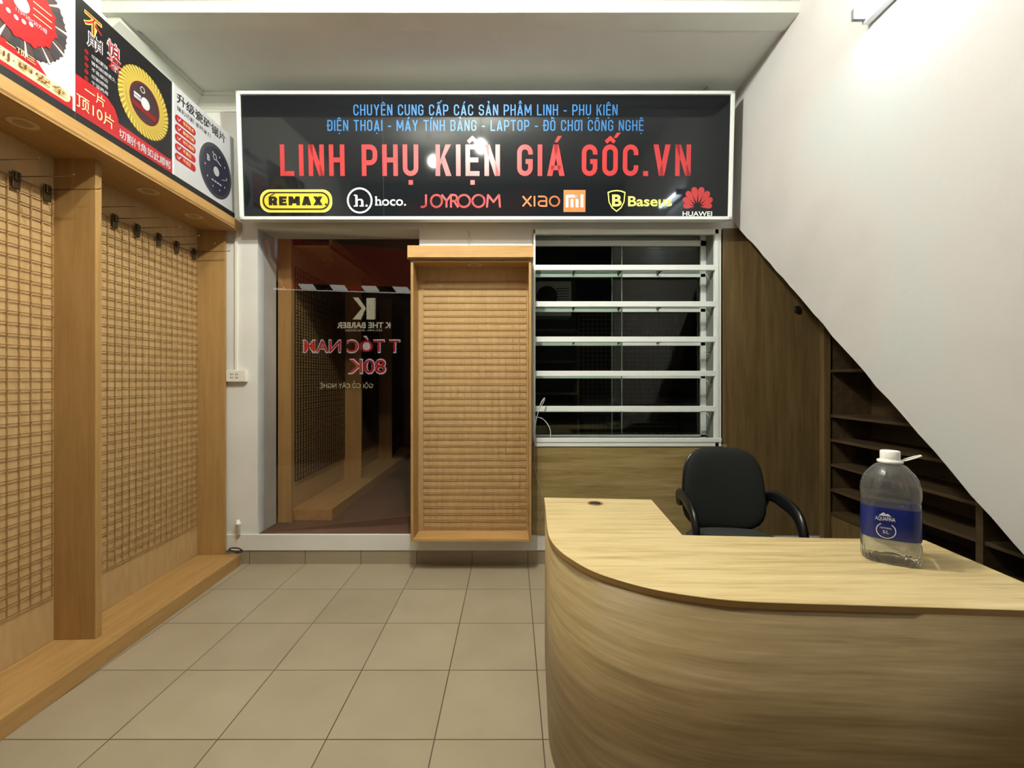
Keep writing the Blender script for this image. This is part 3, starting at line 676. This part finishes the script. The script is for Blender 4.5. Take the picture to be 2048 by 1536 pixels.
# hook on the sign's top edge
p = at(1419, 188, 3.06)
g = MB(); g.tube([(p.x, 3.08, p.z+.008), (p.x, 3.08, p.z+.045), (p.x-.006, 3.09, p.z+.066), (p.x-.028, 3.12, p.z+.05), (p.x-.03, 3.2, p.z+.045), (p.x-.03, YB, p.z+.045)], .006, 6)
tag(g.build('sign_hook', 'grey_panel'), 'bent grey metal hook holding the sign\'s top right corner', 'hook')

# ================================================================== HANGING DISPLAY CABINET
YH = 3.07
x0, x1 = at(821, 700, YH).x, at(1063, 700, YH).x
hc = thing('hanging_cabinet', 'shallow beech wire-grid display cabinet hung between doorway and showcase', 'display cabinet', ((x0+x1)/2, YB, .22))
W2 = (x1-x0)/2; d = YB-.004-YH; hz = 1.92
for sx in (-1, 1):
    g = MB(); xa = sx*W2; xb = sx*(W2-.018); g.box(min(xa, xb), max(xa, xb), -d, -.004, 0, hz, bev=.0012); g.build('side_board', 'beech_vertical', hc)
g = MB(); g.box(-W2+.018, W2-.018, -d, -.004, 0, .018, bev=.001); g.build('bottom_board', 'beech_across', hc)
g = MB(); g.box(-W2+.018, W2-.018, -d, -.004, 1.898, 1.912); top = g.build('top_board', 'beech_across', hc)
g = MB(); g.box(-W2-.018, W2+.012, -d-.02, -.004, 1.915, 1.925); g.box(-W2-.018, W2+.012, -d-.02, -d-.002, 1.915, 2.006, bev=.0015); g.build('fascia', 'beech_across', hc)
g = MB(); g.box(-W2+.018, W2-.018, -.012, -.004, .018, 1.9); g.build('back_panel', 'hardboard', hc)
wire_grid(-W2+.055, W2-.03, .05, 1.80, -.018, 'x').build('wire_grid', ['grid_wire', 'grid_wire_dark'], hc)
downlight(hc, .02, -.10, 1.898)

# ================================================================== SHOWCASE IN THE BACK WALL
YF, YBK = 3.225, 3.395
sx0, sx1 = at(1067, 700, YF).x, at(1443, 700, YF).x
sz0, sz1 = at(1200, 893, YF).z, at(1200, 458, YF).z
sh_ = thing('glass_showcase', 'white aluminium showcase with glass shelves set in the back wall', 'showcase', ((sx0+sx1)/2, YF, sz0))
sw = (sx1-sx0)/2; hh = sz1-sz0; fd = YBK-YF
g = MB()
g.box(-sw, -sw+.014, 0, .03, 0, hh, bev=.002); g.box(sw-.046, sw-.018, 0, .03, 0, hh, bev=.002); g.box(sw-.018, sw, .004, .026, 0, hh, bev=.002)
g.box(-sw, sw, 0, .03, 0, .028, bev=.002); g.box(-sw, sw, -.004, .026, .030, .06, bev=.002); g.box(-sw, sw, 0, .03, hh-.035, hh, bev=.003)
g.build('front_frame', 'aluminium_white', sh_)
g = MB(); zt = at(1200, 488, YBK).z-sz0
g.box(sw-.085, sw-.046, fd-.02, fd, .05, hh); g.box(-sw+.0, -sw+.02, fd-.02, fd, .05, hh); g.box(-sw, sw-.046, fd-.02, fd, .035, .065); g.box(-sw, sw-.046, fd-.02, fd, zt-.02, zt+.02)
g.build('back_frame', 'aluminium_white', sh_)
g = MB(); g.box(sw-.046, sw-.040, .03, fd, .05, hh); g.build('side_panel', 'grey_panel', sh_)
g = MB(); g.box(-sw, sw, .03, fd, hh-.01, hh-.004); g.build('top_glass', 'shelf_glass', sh_)
g = MB(); g.box(-sw, sw-.046, .03, fd, .052, .058); g.build('bottom_glass', 'shelf_glass', sh_)
for i, y in enumerate((535, 608, 678.5, 747, 817.5)):
    z = at(1200, y, YF).z-sz0
    g = MB(); g.box(-sw+.012, sw-.046, -.002, .022, z-.019, z+.019, bev=.002); o = g.build('shelf', 'aluminium_white', sh_)
    g = MB(); g.box(-sw+.014, sw-.05, .022, fd-.0215, z-.008, z-.002); g.build('glass_sheet', 'shelf_glass', o)
    g = MB(); g.box(-sw+.012, sw-.05, fd-.02, fd-.002, z-.034, z-.010); g.build('back_rail', 'aluminium_white', o)
    for x in (-.37, -.035, .255):
        if i < 3:
            g = MB(); g.prism([(.022, z-.009), (fd-.03, z-.009), (fd-.03, z-.024), (.022, z-.014)], 'x', x-.005, x+.005); g.build('bracket', 'dark_steel', o)
# sliding panes at the back, overlapping in the middle
for xa, xb, yy in ((-sw+.02, -.005, fd-.022), (-.075, sw-.085, fd-.012)):
    g = MB(); g.box(xa, xb, yy-.002, yy+.002, .066, zt-.021); o = g.build('sliding_pane', 'pane_glass', sh_)
    g = MB(); xe = xb if xa < -.3 else xa; g.box(xe-.004, xe+.004, yy-.003, yy+.003, .066, zt-.021); g.build('pane_edge', 'grey_panel', o)

# loose cables
def cable(pts, r, m, label, name='cable', group=None, sub=6):
    P = [Vector(p) for p in pts]; out = []
    for i in range(len(P)-1):
        p0, p1, p2, p3 = P[max(i-1, 0)], P[i], P[i+1], P[min(i+2, len(P)-1)]
        for k in range(sub):
            t = k/sub; out.append(.5*((2*p1)+(p2-p0)*t+(2*p0-5*p1+4*p2-p3)*t*t+(3*p1-p0-3*p2+p3)*t**3))
    out.append(P[-1]); g = MB(); g.tube(out, r, 6)
    return tag(g.build(name, m), label, 'cable', group)
cable([at(1064, 830, 3.21), at(1076, 818, 3.19), at(1086, 806, 3.18), at(1089, 796, 3.18), at(1082, 806, 3.17), at(1076, 826, 3.18), at(1071, 850, 3.20), at(1070, 892, 3.205)], .0032, 'cable_white', 'stiff white cable sticking up at the showcase\'s lower left corner')
cable([at(1070, 834, 3.262), at(1082, 836, 3.255), at(1092, 844, 3.25), at(1100, 858, 3.25), at(1101, 872, 3.26), at(1100, 881, 3.275)], .0035, 'cable_white', 'white cable looped over the showcase\'s bottom left glass')
cable([at(1070, 893, 3.215), at(1069, 930, 3.222), at(1074, 958, 3.222), at(1082, 985, 3.222), at(1086, 1020, 3.222), at(1078, 1045, 3.226), at(1073, 1066, 3.23)], .0022, 'cable_grey', 'thin cable hanging down the oak panel beside the hanging cabinet')
for i, (ya, yb) in enumerate(((548, 585), (622, 650), (715, 700), (760, 785), (826, 852))):
    cable([at(1413, ya, 3.34), at(1420, (ya*2+yb)/3, 3.30), at(1426 if i != 2 else 1408, (ya+yb*2)/3, 3.29), at(1423, yb, 3.29), at(1429.0, yb+2, 3.262)], .0022, 'cable_white',
          'thin white wire inside the showcase\'s right side, %s opening from the top' % ['second', 'third', 'fourth', 'fifth', 'sixth'][i], 'wire', 'wires in the showcase')
# cable over the hanging cabinet
cable([at(936, 461, 3.235), at(939, 470, 3.235), at(937, 480, 3.235), at(938, 494, 3.235)], .0035, 'cable_grey', 'short grey cable on the white wall above the hanging cabinet')

# conduit, outlet, stub and black leads by the jamb
oc = at(477, 752, YB)
g = MB(); g.box(oc.x-.02, oc.x+.0, YB-.014, YB, oc.z+.04, 2.40, bev=.002); tag(g.build('cable_conduit', 'plastic_ivory'), 'white cable trunking running down the wall to the outlet', 'conduit')
so = thing('wall_outlet', 'ivory double wall outlet beside the left display unit', 'outlet', (oc.x, YB, oc.z))
g = MB(); g.box(-.071, .071, -.032, 0, -.042, .042, bev=.005); g.build('housing', 'plastic_ivory', so)
g = MB()
for x in (-.03, .005):
    for z in (-.012, .012): g.box(x-.008, x-.004, -.0335, -.031, z-.005, z+.005); g.box(x+.004, x+.008, -.0335, -.031, z-.005, z+.005)
g.build('slots', 'socket_dark', so)
p = at(480, 1058, YB)
g = MB(); g.lathe([(.014, 0), (.014, .07), (.018, .072), (.018, .085), (.011, .086), (.011, .105)], (p.x, YB-.022, SILL+.004), 16); tag(g.build('pipe_stub', 'plastic_white'), 'short white pipe stub standing on the sill by the door jamb', 'pipe')
cable([at(486, 1101, 3.19), at(470, 1103, 3.17), at(458, 1099, 3.19), at(464, 1096, 3.215), at(478, 1097, 3.2), at(484, 1103, 3.16), at(470, 1106, 3.14)], .0045, 'cable_black', 'tangle of black leads on the far end of the left platform')

# ================================================================== BACK ROOM THINGS
def far_rack(ya, yb, label, lights=()):
    t = thing('display_unit', label, 'display unit', (-1.735, YJ+.02, SILL), 0, 'display units in the dark back room')
    x0_, x1_ = -.012, .315
    g = MB(); g.box(x0_, x1_, ya, yb, -.003, .085, bev=.002); g.build('platform', 'beech_along', t)
    g = MB(); g.box(x0_-.1, x1_, ya, yb, 2.15, 2.165); g.box(x1_-.02, x1_, ya, yb, 2.15, 2.225); g.build('canopy', 'beech_along', t)
    g = MB(); g.box(-.012, 0, ya, yb, .085, 2.15); g.build('back_panel', 'hardboard', t)
    g = MB(); g.box(0, .178, yb-.03, yb, .085, 2.15, bev=.001); g.build('side_board', 'beech_vertical', t)
    wire_grid(ya+.03, yb-.05, .3, 2.0, .012, r=.0025).build('wire_grid', ['dark_steel', 'dark_steel'], t)
    for y in lights: downlight(t, .13, y, 2.15)
    return t
far_rack(.05, 1.19, 'dim wire-grid display unit just inside the dark doorway', (.42,))
far_rack(1.19, 2.38, 'second display unit back along the dark room\'s left wall')
far_rack(2.38, 3.65, 'deepest display unit at the end of the dark back room')
p = at(561, 700, YJ+.03)
g = MB(); g.box(-1.815, -1.712, YJ+.012, YJ+.04, SILL-.002, LINT+.05, bev=.001); tag(g.build('end_board', 'beech_vertical'), 'tall beech end board standing just behind the left door jamb', 'board')
# behind the showcase: a pegboard wall, a narrow bookcase and a box-shaped fan unit
cab = thing('bookcase', 'dim narrow bookcase in the dark room behind the showcase\'s left side', 'bookcase', (.42, 4.74, SILL))
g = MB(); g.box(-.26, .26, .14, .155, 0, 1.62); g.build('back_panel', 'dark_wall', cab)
for x in (-.26, .24):
    g = MB(); g.box(x, x+.02, -.14, .155, 0, 1.62); g.build('side_board', 'shelf_wood', cab)
for z in (.25, .62, .95, 1.28, 1.60):
    g = MB(); g.box(-.24, .24, -.14, .14, z, z+.02); g.build('shelf', 'shelf_wood', cab)
pg = thing('grid_panel', 'dark wire-grid wall panel seen dimly through the showcase', 'display panel', (1.15, 4.885, SILL))
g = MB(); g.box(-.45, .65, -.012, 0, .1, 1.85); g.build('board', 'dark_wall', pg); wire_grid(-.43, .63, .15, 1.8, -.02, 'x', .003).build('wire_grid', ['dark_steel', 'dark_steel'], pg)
fa = at(1072, 632, 4.6); fb = at(1143, 562, 4.6)
fu = thing('fan_unit', 'grey box fan unit behind the showcase\'s upper left shelves', 'air conditioner', ((fa.x+fb.x)/2, 4.885, fa.z))
fw, fh = (fb.x-fa.x)/2, fb.z-fa.z
g = MB(); g.box(-fw, fw, -.285, 0, 0, fh, bev=.01); g.build('casing', 'unit_grey', fu)
g = MB(); n = 32; cx_, cz_, r_ = -fw*.38, fh*.56, fh*.30
g.rings([[(cx_+r*math.cos(2*PI*k/n), y, cz_+r*math.sin(2*PI*k/n)) for k in range(n)] for r, y in ((r_, -.287), (r_*.97, -.295), (r_*.3, -.291), (r_*.28, -.297), (.002, -.297))], cap0=False); g.build('fan_grille', 'unit_fan', fu)
g = MB()
for i in range(7): g.box(fw*.12, fw*.85, -.288, -.284, fh*(.32+.075*i), fh*(.345+.075*i))
g.build('vent_slats', 'unit_fan', fu)

# tilted pane added in the doorway, standing in for the shop-front glass's reflections
TH = math.radians(11)
PC = Vector(((DX0+DX1)/2-.01, 3.385, 0)); wd = 1.10
Ud = Vector((math.cos(TH), math.sin(TH), 0)); Nd = Vector((math.sin(TH), -math.cos(TH), 0))
b = MB(); mx = Matrix.Translation(PC) @ Matrix.Rotation(TH, 4, 'Z')
b.box(-wd/2, wd/2, 0, .0001, SILL+.006, LINT-.012, mx=mx)
bmesh.ops.delete(b.bm, geom=[f for f in b.bm.faces if f.calc_center_median().dot(Nd) < PC.dot(Nd)-1e-5 or abs(f.normal.dot(Nd)) < .9], context='FACES_ONLY')
struct('reflection_pane', b, 'reflection_glass')
# the barber shop across the street, whose lit sign the glass reflects
def refl(P): return P-2*((P-PC).dot(Nd))*Nd
def refd(D): return D-2*D.dot(Nd)*Nd
YV = 9.6
def vp(px, py): return refl(at(px, py, YV))
Ur = -refd(Vector((1, 0, 0)))
Nr = Ur.cross(Vector((0, 0, 1)))
bo = vp(700, 700); base = Vector((bo.x, bo.y, 0))
bs = thing('barber_sign', 'lit red and white barber shop front across the street, seen mirrored in the glass door', 'sign', base, math.atan2(Ur.y, Ur.x))
bpy.context.view_layer.update()
g = MB(); g.box(-2.4, 2.4, .02, .12, -.1, 4.0); g.build('front_wall', 'black_trim', bs)
q = Print(base, Ur, (0, 0, 1), .004)
def rt(t, xl, xr, yb, yt, m, off=0, k=0):
    # xl..xr as seen in the photo; mirrored lettering starts at xr
    a = vp(xr, yb)-base; c = vp(xl, yb)-base; e = vp(xr, yt)-base
    q.text(t, a.dot(Ur), c.dot(Ur), a.z, e.z-a.z, m, k, off)
def ruv(px, py): a = vp(px, py)-base; return a.dot(Ur), a.z
rt('T TÓC NAM', 606, 801, 705, 680, 'sign_lit_white', .035, 0); rt('T TÓC NAM', 608, 799, 703.5, 681.5, 'sign_lit_red', .008, 1)
rt('80K', 695, 773, 747, 719, 'sign_lit_white', .035, 0); rt('80K', 697, 771, 745.5, 720.5, 'sign_lit_red', .008, 1)
rt('K THE BARBER', 674, 781, 656, 645, 'sign_lit_cream', .03)
rt('REAL MEN - REAL BARBER', 690, 764, 662.5, 659, 'sign_lit_cream', 0)
rt('GỘI CỔ CÂY NGHỆ', 640, 746, 776, 767, 'sign_lit_cream', 0)
q.poly([ruv(x, y) for x, y in ((548, 470), (842, 470), (842, 583), (548, 574))], 'awning_lit_dim', 0)
a_ = [ruv(x, y) for x, y in ((733, 596), (749, 596), (749, 639), (733, 639))]; q.poly(a_, 'sign_lit_cream')
for i in range(9): q.poly([ruv(x, y) for x, y in ((749, 597+i*4.7), (751.5, 597+i*4.7), (751.5, 600+i*4.7), (749, 600+i*4.7))], 'sign_lit_cream')
q.poly([ruv(x, y) for x, y in ((706, 595), (717, 595), (732, 616), (726, 620))], 'sign_lit_cream'); q.poly([ruv(x, y) for x, y in ((732, 616), (722, 639), (705, 639), (723, 618))], 'sign_lit_cream')
q.build('lettering', bs)
q = Print(base-Nr*0+Vector(Nr)*.3, Ur, (0, 0, 1), .002)
for i in range(10):
    xa = 548+i*30.5; y0_, y1_ = 572+(xa-560)*.03, 583+(xa-560)*.03
    q.poly([ruv(x, y) for x, y in ((xa, y0_), (xa+29, y0_+.8), (xa+37, y1_+.8), (xa+8, y1_))], ['awning_lit_white', 'awning_lit_red', 'awning_lit_white', 'black_trim'][i % 4], 1)
q.poly([ruv(x, y) for x, y in ((556, 583.0), (850, 591.7), (850, 593.5), (556, 585))], 'awning_lit_white', 2)
q.build('awning_valance', bs)
b = MB(); b.box(-6, 6, -9, YN-.4, -.16, -.1); struct('floor_street', b, 'asphalt')

# ================================================================== SHELVES UNDER THE STAIRS
def under(label, ya, yb, levels):
    t = thing('stair_shelves', label, 'shelf unit', (XS, ya, 0), 0, 'brown shelf units under the stairs')
    L = yb-ya
    def top(y): return stair_z(ya+y)-.03
    for y in ((0,) if yb > 3.2 else (0,)) + ((L-.035,) if yb > 3.2 else ()):
        z = top(y)
        if z > .1: g = MB(); g.prism([(y, 0), (y+.035, 0), (y+.035, z+.03), (y, z)], 'x', 0, .30); g.build('upright', 'shelf_wood', t)
    if yb > 3.2: g = MB(); g.box(-.045, 0, L-.05, L, 0, 1.9, bev=.001); g.build('face_post', 'walnut_panel', t)
    g = MB(); pts = [(0, 0), (L, 0), (L, max(.02, top(L))), (0, max(.01, top(0)))]; g.prism(pts, 'x', .30, .315); g.build('back_panel', 'shelf_wood', t)
    for z in levels:
        ys = max(.036, stair_y(z+.05)-ya); ye = L-(.036 if yb > 3.2 else .001)
        if ye-ys > .05: g = MB(); g.box(0.004, .30, ys, ye, z-.018, z, bev=.001); g.build('shelf', 'shelf_wood', t)
    zc_ = .385; ys = max(.036, stair_y(zc_+.04)-ya)
    for k in range(2):
        a0, a1 = ys+(ye-ys)*k/2+.002, ys+(ye-ys)*(k+1)/2-.002
        if a1-a0 > .05: g = MB(); g.box(.004, .022, a0, a1, .04, zc_-.02, bev=.002); g.build('cabinet_door', 'walnut_panel', t)
    return t
LV = (1.66, 1.39, 1.074, .905, .73, .554, .389)
under('brown open shelves under the stairs, against the tall wood panel', 2.152, YB-.018, LV)
under('brown open shelves under the low end of the stairs, right of the upright', 1.10, 2.150, LV)

# ================================================================== RECEPTION DESK
ZT = .76
def tp(px, py): v = on_z(px, py, ZT); return (v.x, v.y)
fl = [(1090, 1010), (1092, 1030), (1093.5, 1048), (1095, 1060), (1097.5, 1071), (1105, 1085), (1118, 1099.5), (1137, 1114), (1168, 1133), (1200, 1147.5), (1240, 1160.5), (1290, 1174), (1345, 1185), (1415, 1195), (1490, 1202), (1586, 1206)]
left_front = [tp(*p) for p in [(1088.5, 995)]+fl]
right_end = [(1.409, 1.098), (1.4494, 1.5897)]
inner = [tp(1365, 1070), tp(1303, 999)]
outline = left_front+right_end+inner
cxm = sum(p[0] for p in outline)/len(outline); cym = sum(p[1] for p in outline)/len(outline)
desk = thing('reception_desk', 'L-shaped light oak reception desk with a curved front', 'desk', (.8, 1.5, 0))
def loc(pts): return [(x-.8, y-1.5) for x, y in pts]
dense = []
for i in range(len(left_front)-1):
    P0, P1, P2, P3 = [Vector(left_front[max(0, min(len(left_front)-1, i+k))]) for k in (-1, 0, 1, 2)]
    for k in range(4):
        t = k/4; v = .5*((2*P1)+(P2-P0)*t+(2*P0-5*P1+4*P2-P3)*t*t+(3*P1-P0-3*P2+P3)*t**3); dense.append((v.x, v.y))
dense += [left_front[-1], (1.0, 1.125), right_end[0]]
dense = [(x, y) for x, y in dense]
smooth_front = dense
g = MB(); g.prism(loc(smooth_front+right_end[1:]+inner), 'z', ZT-.018, ZT); 
es = [e for e in g.bm.edges if abs(e.verts[0].co.z-ZT) < 1e-4 and abs(e.verts[1].co.z-ZT) < 1e-4]
bmesh.ops.bevel(g.bm, geom=es, offset=.0015, segments=1, affect='EDGES')
for f in g.bm.faces:
    if abs(f.normal.z) < .6: f.material_index = 1
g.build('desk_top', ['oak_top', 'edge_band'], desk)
# curved front panel, just inside the top's edge
def offset(pts, d):
    out = []
    for i, p in enumerate(pts):
        a, c = pts[max(i-1, 0)], pts[min(i+1, len(pts)-1)]; tx, ty = c[0]-a[0], c[1]-a[1]; L = math.hypot(tx, ty)
        out.append((p[0]-ty/L*d, p[1]+tx/L*d))
    return out
of = offset(dense, .003); inn = offset(dense, .021)
g = MB(); g.prism(loc(of+inn[::-1]), 'z', 0, ZT-.0185)
for f in g.bm.faces:
    if abs(f.normal.z) < .5: f.smooth = True
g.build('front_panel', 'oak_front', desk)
# inside supports
ia = inner[1]; ib = left_front[0]
g = MB(); g.prism(loc([(ib[0]+.024, ib[1]-.004), (ia[0]-.004, ia[1]-.004), (ia[0]-.004, ia[1]-.022), (ib[0]+.024, ib[1]-.022)]), 'z', 0, ZT-.0185); g.build('end_panel', 'oak_panel', desk)
g = MB(); g.prism(loc([(1.39, 1.125), (1.408, 1.125), (1.44, 1.57), (1.422, 1.57)]), 'z', 0, ZT-.0185); g.build('side_panel', 'oak_panel', desk)
# grommet in the desk top
p = on_z(1190, 1007, ZT); lp = (p.x-.8, p.y-1.5, ZT)
g = MB(); g.lathe([(.026, 0), (.034, 0), (.035, .0025), (.030, .003), (.026, .0015)], lp, 28, cap0=False, cap1=False); o = g.build('cable_grommet', 'edge_band', desk)
g = MB(); g.lathe([(.0265, .0005), (.0265, .0018), (.002, .0018)], lp, 28); g.build('grommet_cap', 'unit_fan', o)

# ================================================================== WATER BOTTLE
bp_ = on_z(1780, 1117, ZT)
bt = thing('water_bottle', 'large clear water jug with blue label and white cap on the desk', 'bottle', bp_, math.atan2(-bp_.x, bp_.y)+.10)
NB = 96
def bring(a, b_, z, e, fl=0, nfl=20):
    out = []
    for k in range(NB):
        t = 2*PI*k/NB; c, s_ = math.cos(t), math.sin(t)
        m_ = 1+fl*math.cos(nfl*t)
        out.append((a*(BS if a > .04 else 1)*m_*math.copysign(abs(c)**(2/e), c), b_*m_*math.copysign(abs(s_)**(2/e), s_), z))
    return out
BS = .90
prof = [(.058, .044, .004, 3.4, .0), (.074, .058, .0, 3.6, .03), (.080, .063, .006, 3.8, .035), (.082, .065, .018, 3.8, .022), (.082, .065, .03, 3.8, .004), (.082, .065, .058, 3.8, 0), (.079, .062, .063, 3.7, 0), (.079, .062, .068, 3.7, 0), (.080, .063, .072, 3.7, 0)]
for i in range(9):
    z = .076+i*.0115; prof += [(.0805, .0635, z, 3.6, 0), (.0795, .0625, z+.005, 3.6, 0)]
prof += [(.081, .064, .182, 3.4, 0), (.078, .061, .187, 3.3, 0), (.082, .066, .193, 3.0, 0), (.0835, .068, .205, 2.8, .002), (.0835, .068, .220, 2.6, .006), (.081, .067, .236, 2.4, .012), (.076, .064, .252, 2.2, .018), (.0675, .059, .267, 2.1, .022), (.055, .050, .281, 2.0, .022), (.040, .039, .293, 2.0, .012), (.030, .030, .299, 2.0, .004), (.025, .025, .303, 2.0, 0), (.024, .024, .318, 2.0, 0)]
g = MB(); g.rings([bring(a, b_, z+.0005, e, f_) for a, b_, z, e, f_ in prof], cap1=False); g.build('body', 'bottle_plastic', bt)
wl = [p_ for p_ in prof if p_[2] <= .058]
g = MB(); g.rings([bring(a-.0016, b_-.0016, z+.002, e, f_) for a, b_, z, e, f_ in wl]); g.build('water', 'water', bt)
g = MB(); g.rings([bring(.0813, .0643, .0755, 3.6), bring(.0818, .0648, .078, 3.6), bring(.0818, .0648, .168, 3.6), bring(.0813, .0643, .1705, 3.6)], cap0=False, cap1=False); lb = g.build('label_band', 'label_blue', bt)
bpy.context.view_layer.update()
m = bt.matrix_world; q = Print(m @ Vector((0, -.0652, 0)), m.to_3x3() @ Vector((1, 0, 0)), (0, 0, 1), .0006)
q.text('AQUAFINA', -.042, .006, .133, .011, 'label_light', 0, .01); q.poly([(-.034, .147), (-.022, .158), (-.016, .152), (-.012, .155), (-.003, .147)], 'label_light')
q.ring(-.016, .103, .024, .0218, 'label_light', 0, 40, math.radians(120), math.radians(415))
q.text('NATURAL', -.030, -.002, .108, .005, 'label_light'); q.text('5L', -.024, -.008, .094, .009, 'label_light'); q.build('label_print', bt)
g = MB(); g.lathe([(.030, .302), (.033, .304), (.033, .310), (.026, .312), (.0255, .316), (.0255, .338), (.023, .340), (.001, .340)], (0, 0, 0), 40); g.build('cap', 'plastic_white', bt)
ang = [(.028, .310, .0), (.038, .314, .011), (.060, .324, .011), (.073, .330, .004), (.073, .330, -.004), (.060, .324, -.011), (.038, .314, -.011), (.028, .310, 0)]
g = MB(); g.tube([(x, y, z) for x, z, y in ang], .003, 8, flat=(.0022, .0035)); g.build('carry_handle', 'plastic_white', bt)

# ================================================================== OFFICE CHAIR
ch = thing('office_chair', 'black fabric office chair with arms behind the desk', 'chair', (1.185, 2.36, 0), math.radians(-6))
def cushion(w_, t_, h_, n=3.2, bend=0.0, tilt=0.0, topk=.0, seg=28, lev=16):
    """upright cushion: rounded outline, domed thickness"""
    rr = []
    for j in range(lev+1):
        s_ = -1+2*j/lev; s_ = math.sin(s_*PI/2)
        wv = w_*(max(0, 1-abs(s_)**n))**(1/n)*(1-topk*(s_+1)/2) if abs(s_) < 1 else .004
        tv = t_*(max(0, 1-abs(s_)**4))**(1/4) if abs(s_) < 1 else .004
        ring = []
        for k in range(seg):
            a = 2*PI*k/seg; c, q_ = math.cos(a), math.sin(a)
            x = wv*math.copysign(abs(c)**(2/3.0), c); y = tv*math.copysign(abs(q_)**(2/2.4), q_)
            z = s_*h_
            ring.append((x, y-bend*(x/w_)**2+tilt*(z+h_), z+h_))
        rr.append(ring)
    return rr
g = MB(); rr = cushion(.234, .04, .232, 3.4, .045, .10, .12)
g.rings([[(x, y+.235, z+.462) for x, y, z in r] for r in rr]); g.build('backrest', 'chair_fabric', ch)
g = MB(); rr = cushion(.238, .022, .230, 3.4, .045, .10, .12)
g.rings([[(x, y+.272, z+.464) for x, y, z in r] for r in rr]); g.build('back_shell', 'chair_plastic', ch)
g = MB(); rr = cushion(.245, .045, .24, 4, .0, 0)
g.rings([[(x, -(z-.24)-.01, .45+y) for x, y, z in r] for r in rr]); g.build('seat', 'chair_seat_fabric', ch)
g = MB(); rr = cushion(.24, .02, .235, 4, .0, 0)
g.rings([[(x, -(z-.235)-.01, .405+y) for x, y, z in r] for r in rr]); g.build('seat_shell', 'chair_plastic', ch)
for sx in (-1, 1):
    P = [(.232, .27, .60), (.245, .235, .660), (.250, .15, .674), (.252, .06, .666), (.253, -.03, .65), (.253, -.09, .617), (.253, -.125, .555), (.252, -.14, .47), (.248, -.13, .40), (.20, -.07, .375)]
    n_ = len(P); g = MB(); fine = []
    V_ = [Vector((sx*x, y, z)) for x, y, z in P]
    for i in range(n_-1):
        p0, p1, p2, p3 = V_[max(i-1, 0)], V_[i], V_[i+1], V_[min(i+2, n_-1)]
        for k in range(4):
            t = k/4; fine.append(.5*((2*p1)+(p2-p0)*t+(2*p0-5*p1+4*p2-p3)*t*t+(3*p1-p0-3*p2+p3)*t**3))
    fine.append(V_[-1])
    wa = []
    for i in range(len(fine)): s_ = i/(len(fine)-1); wa.append(.022+.016*math.exp(-((s_-.38)/.28)**2))
    g.tube(fine, .02, 14, flat=(wa, [.019]*len(fine))); g.build('armrest', 'chair_plastic', ch)
g = MB(); g.box(-.03, .03, .1, .31, .35, .372, bev=.004); g.tube([(0, .30, .36), (0, .315, .45), (0, .32, .62)], .02, 8, flat=(.03, .008)); g.build('back_bracket', 'chair_plastic', ch)
g = MB(); g.lathe([(.028, .10), (.028, .22), (.018, .222), (.018, .36)], (0, 0, 0), 20); g.build('gas_lift', 'chrome', ch)
for i in range(5):
    a = 2*PI*i/5+.3; c, s_ = math.cos(a), math.sin(a)
    g = MB(); g.tube([(0, 0, .105), (.15*c, .15*s_, .09), (.28*c, .28*s_, .07)], .02, 8, flat=([.026, .022, .016], [.02, .016, .012])); o = g.build('base_leg', 'chair_plastic', ch)
    g = MB(); cx_, cy_ = .285*c, .285*s_
    g.rings([[(cx_-s_*d_+c*r*math.cos(2*PI*k/16), cy_+c*d_+s_*r*math.cos(2*PI*k/16), .028+r*math.sin(2*PI*k/16)) for k in range(16)] for r, d_ in ((.022, -.02), (.027, -.014), (.027, .014), (.022, .02))]); g.tube([(cx_, cy_, .03), (cx_, cy_, .07)], .006, 8); g.build('caster', 'chair_plastic', o)

# ================================================================== LAMPS
tl = thing('tube_lamp', 'bright white tube lamp high on the right wall', 'lamp', (WR, (TUBE_Y0+TUBE_Y1)/2, TUBE_Z))
Lh = (TUBE_Y1-TUBE_Y0)/2
g = MB(); g.box(-.035, 0, -Lh-.03, Lh+.03, -.028, .028, bev=.004); g.build('housing', 'plastic_white', tl)
for s_ in (-1, 1): g = MB(); g.box(-.09, -.03, s_*(Lh+.012)-.010, s_*(Lh+.012)+.010, -.02, .03, bev=.004); g.build('end_bracket', 'grey_panel', tl)
g = MB(); g.tube([(TUBE_X-WR, -Lh, 0), (TUBE_X-WR, Lh, 0)], .014, 16); g.build('tube', 'tube_light', tl)
for (x, y, z), lb_, mm in ((LAMP_A, 'glowing globe bulb hanging above the floor left of the desk', 'bulb_a'), (LAMP_B, 'glowing globe bulb hanging near the left display units', 'bulb_b')):
    t = thing('hanging_bulb', lb_, 'lamp', (x, y, ZF), 0, 'hanging bulbs'); dz = z-ZF
    g = MB(); g.lathe([(.05, -.025), (.05, 0), (.001, 0)], (0, 0, 0), 20); g.build('ceiling_rose', 'plastic_white', t)
    g = MB(); g.tube([(0, 0, -.02), (0, 0, dz+.09)], .004, 6); g.build('cord', 'cable_white', t)
    g = MB(); g.lathe([(.018, dz+.045), (.022, dz+.06), (.02, dz+.10), (.004, dz+.105)], (0, 0, 0), 16); g.build('socket', 'plastic_white', t)
    g = MB(); bmesh.ops.create_icosphere(g.bm, subdivisions=2, radius=.045, matrix=Matrix.Translation((0, 0, dz))); g.build('globe', mm, t)
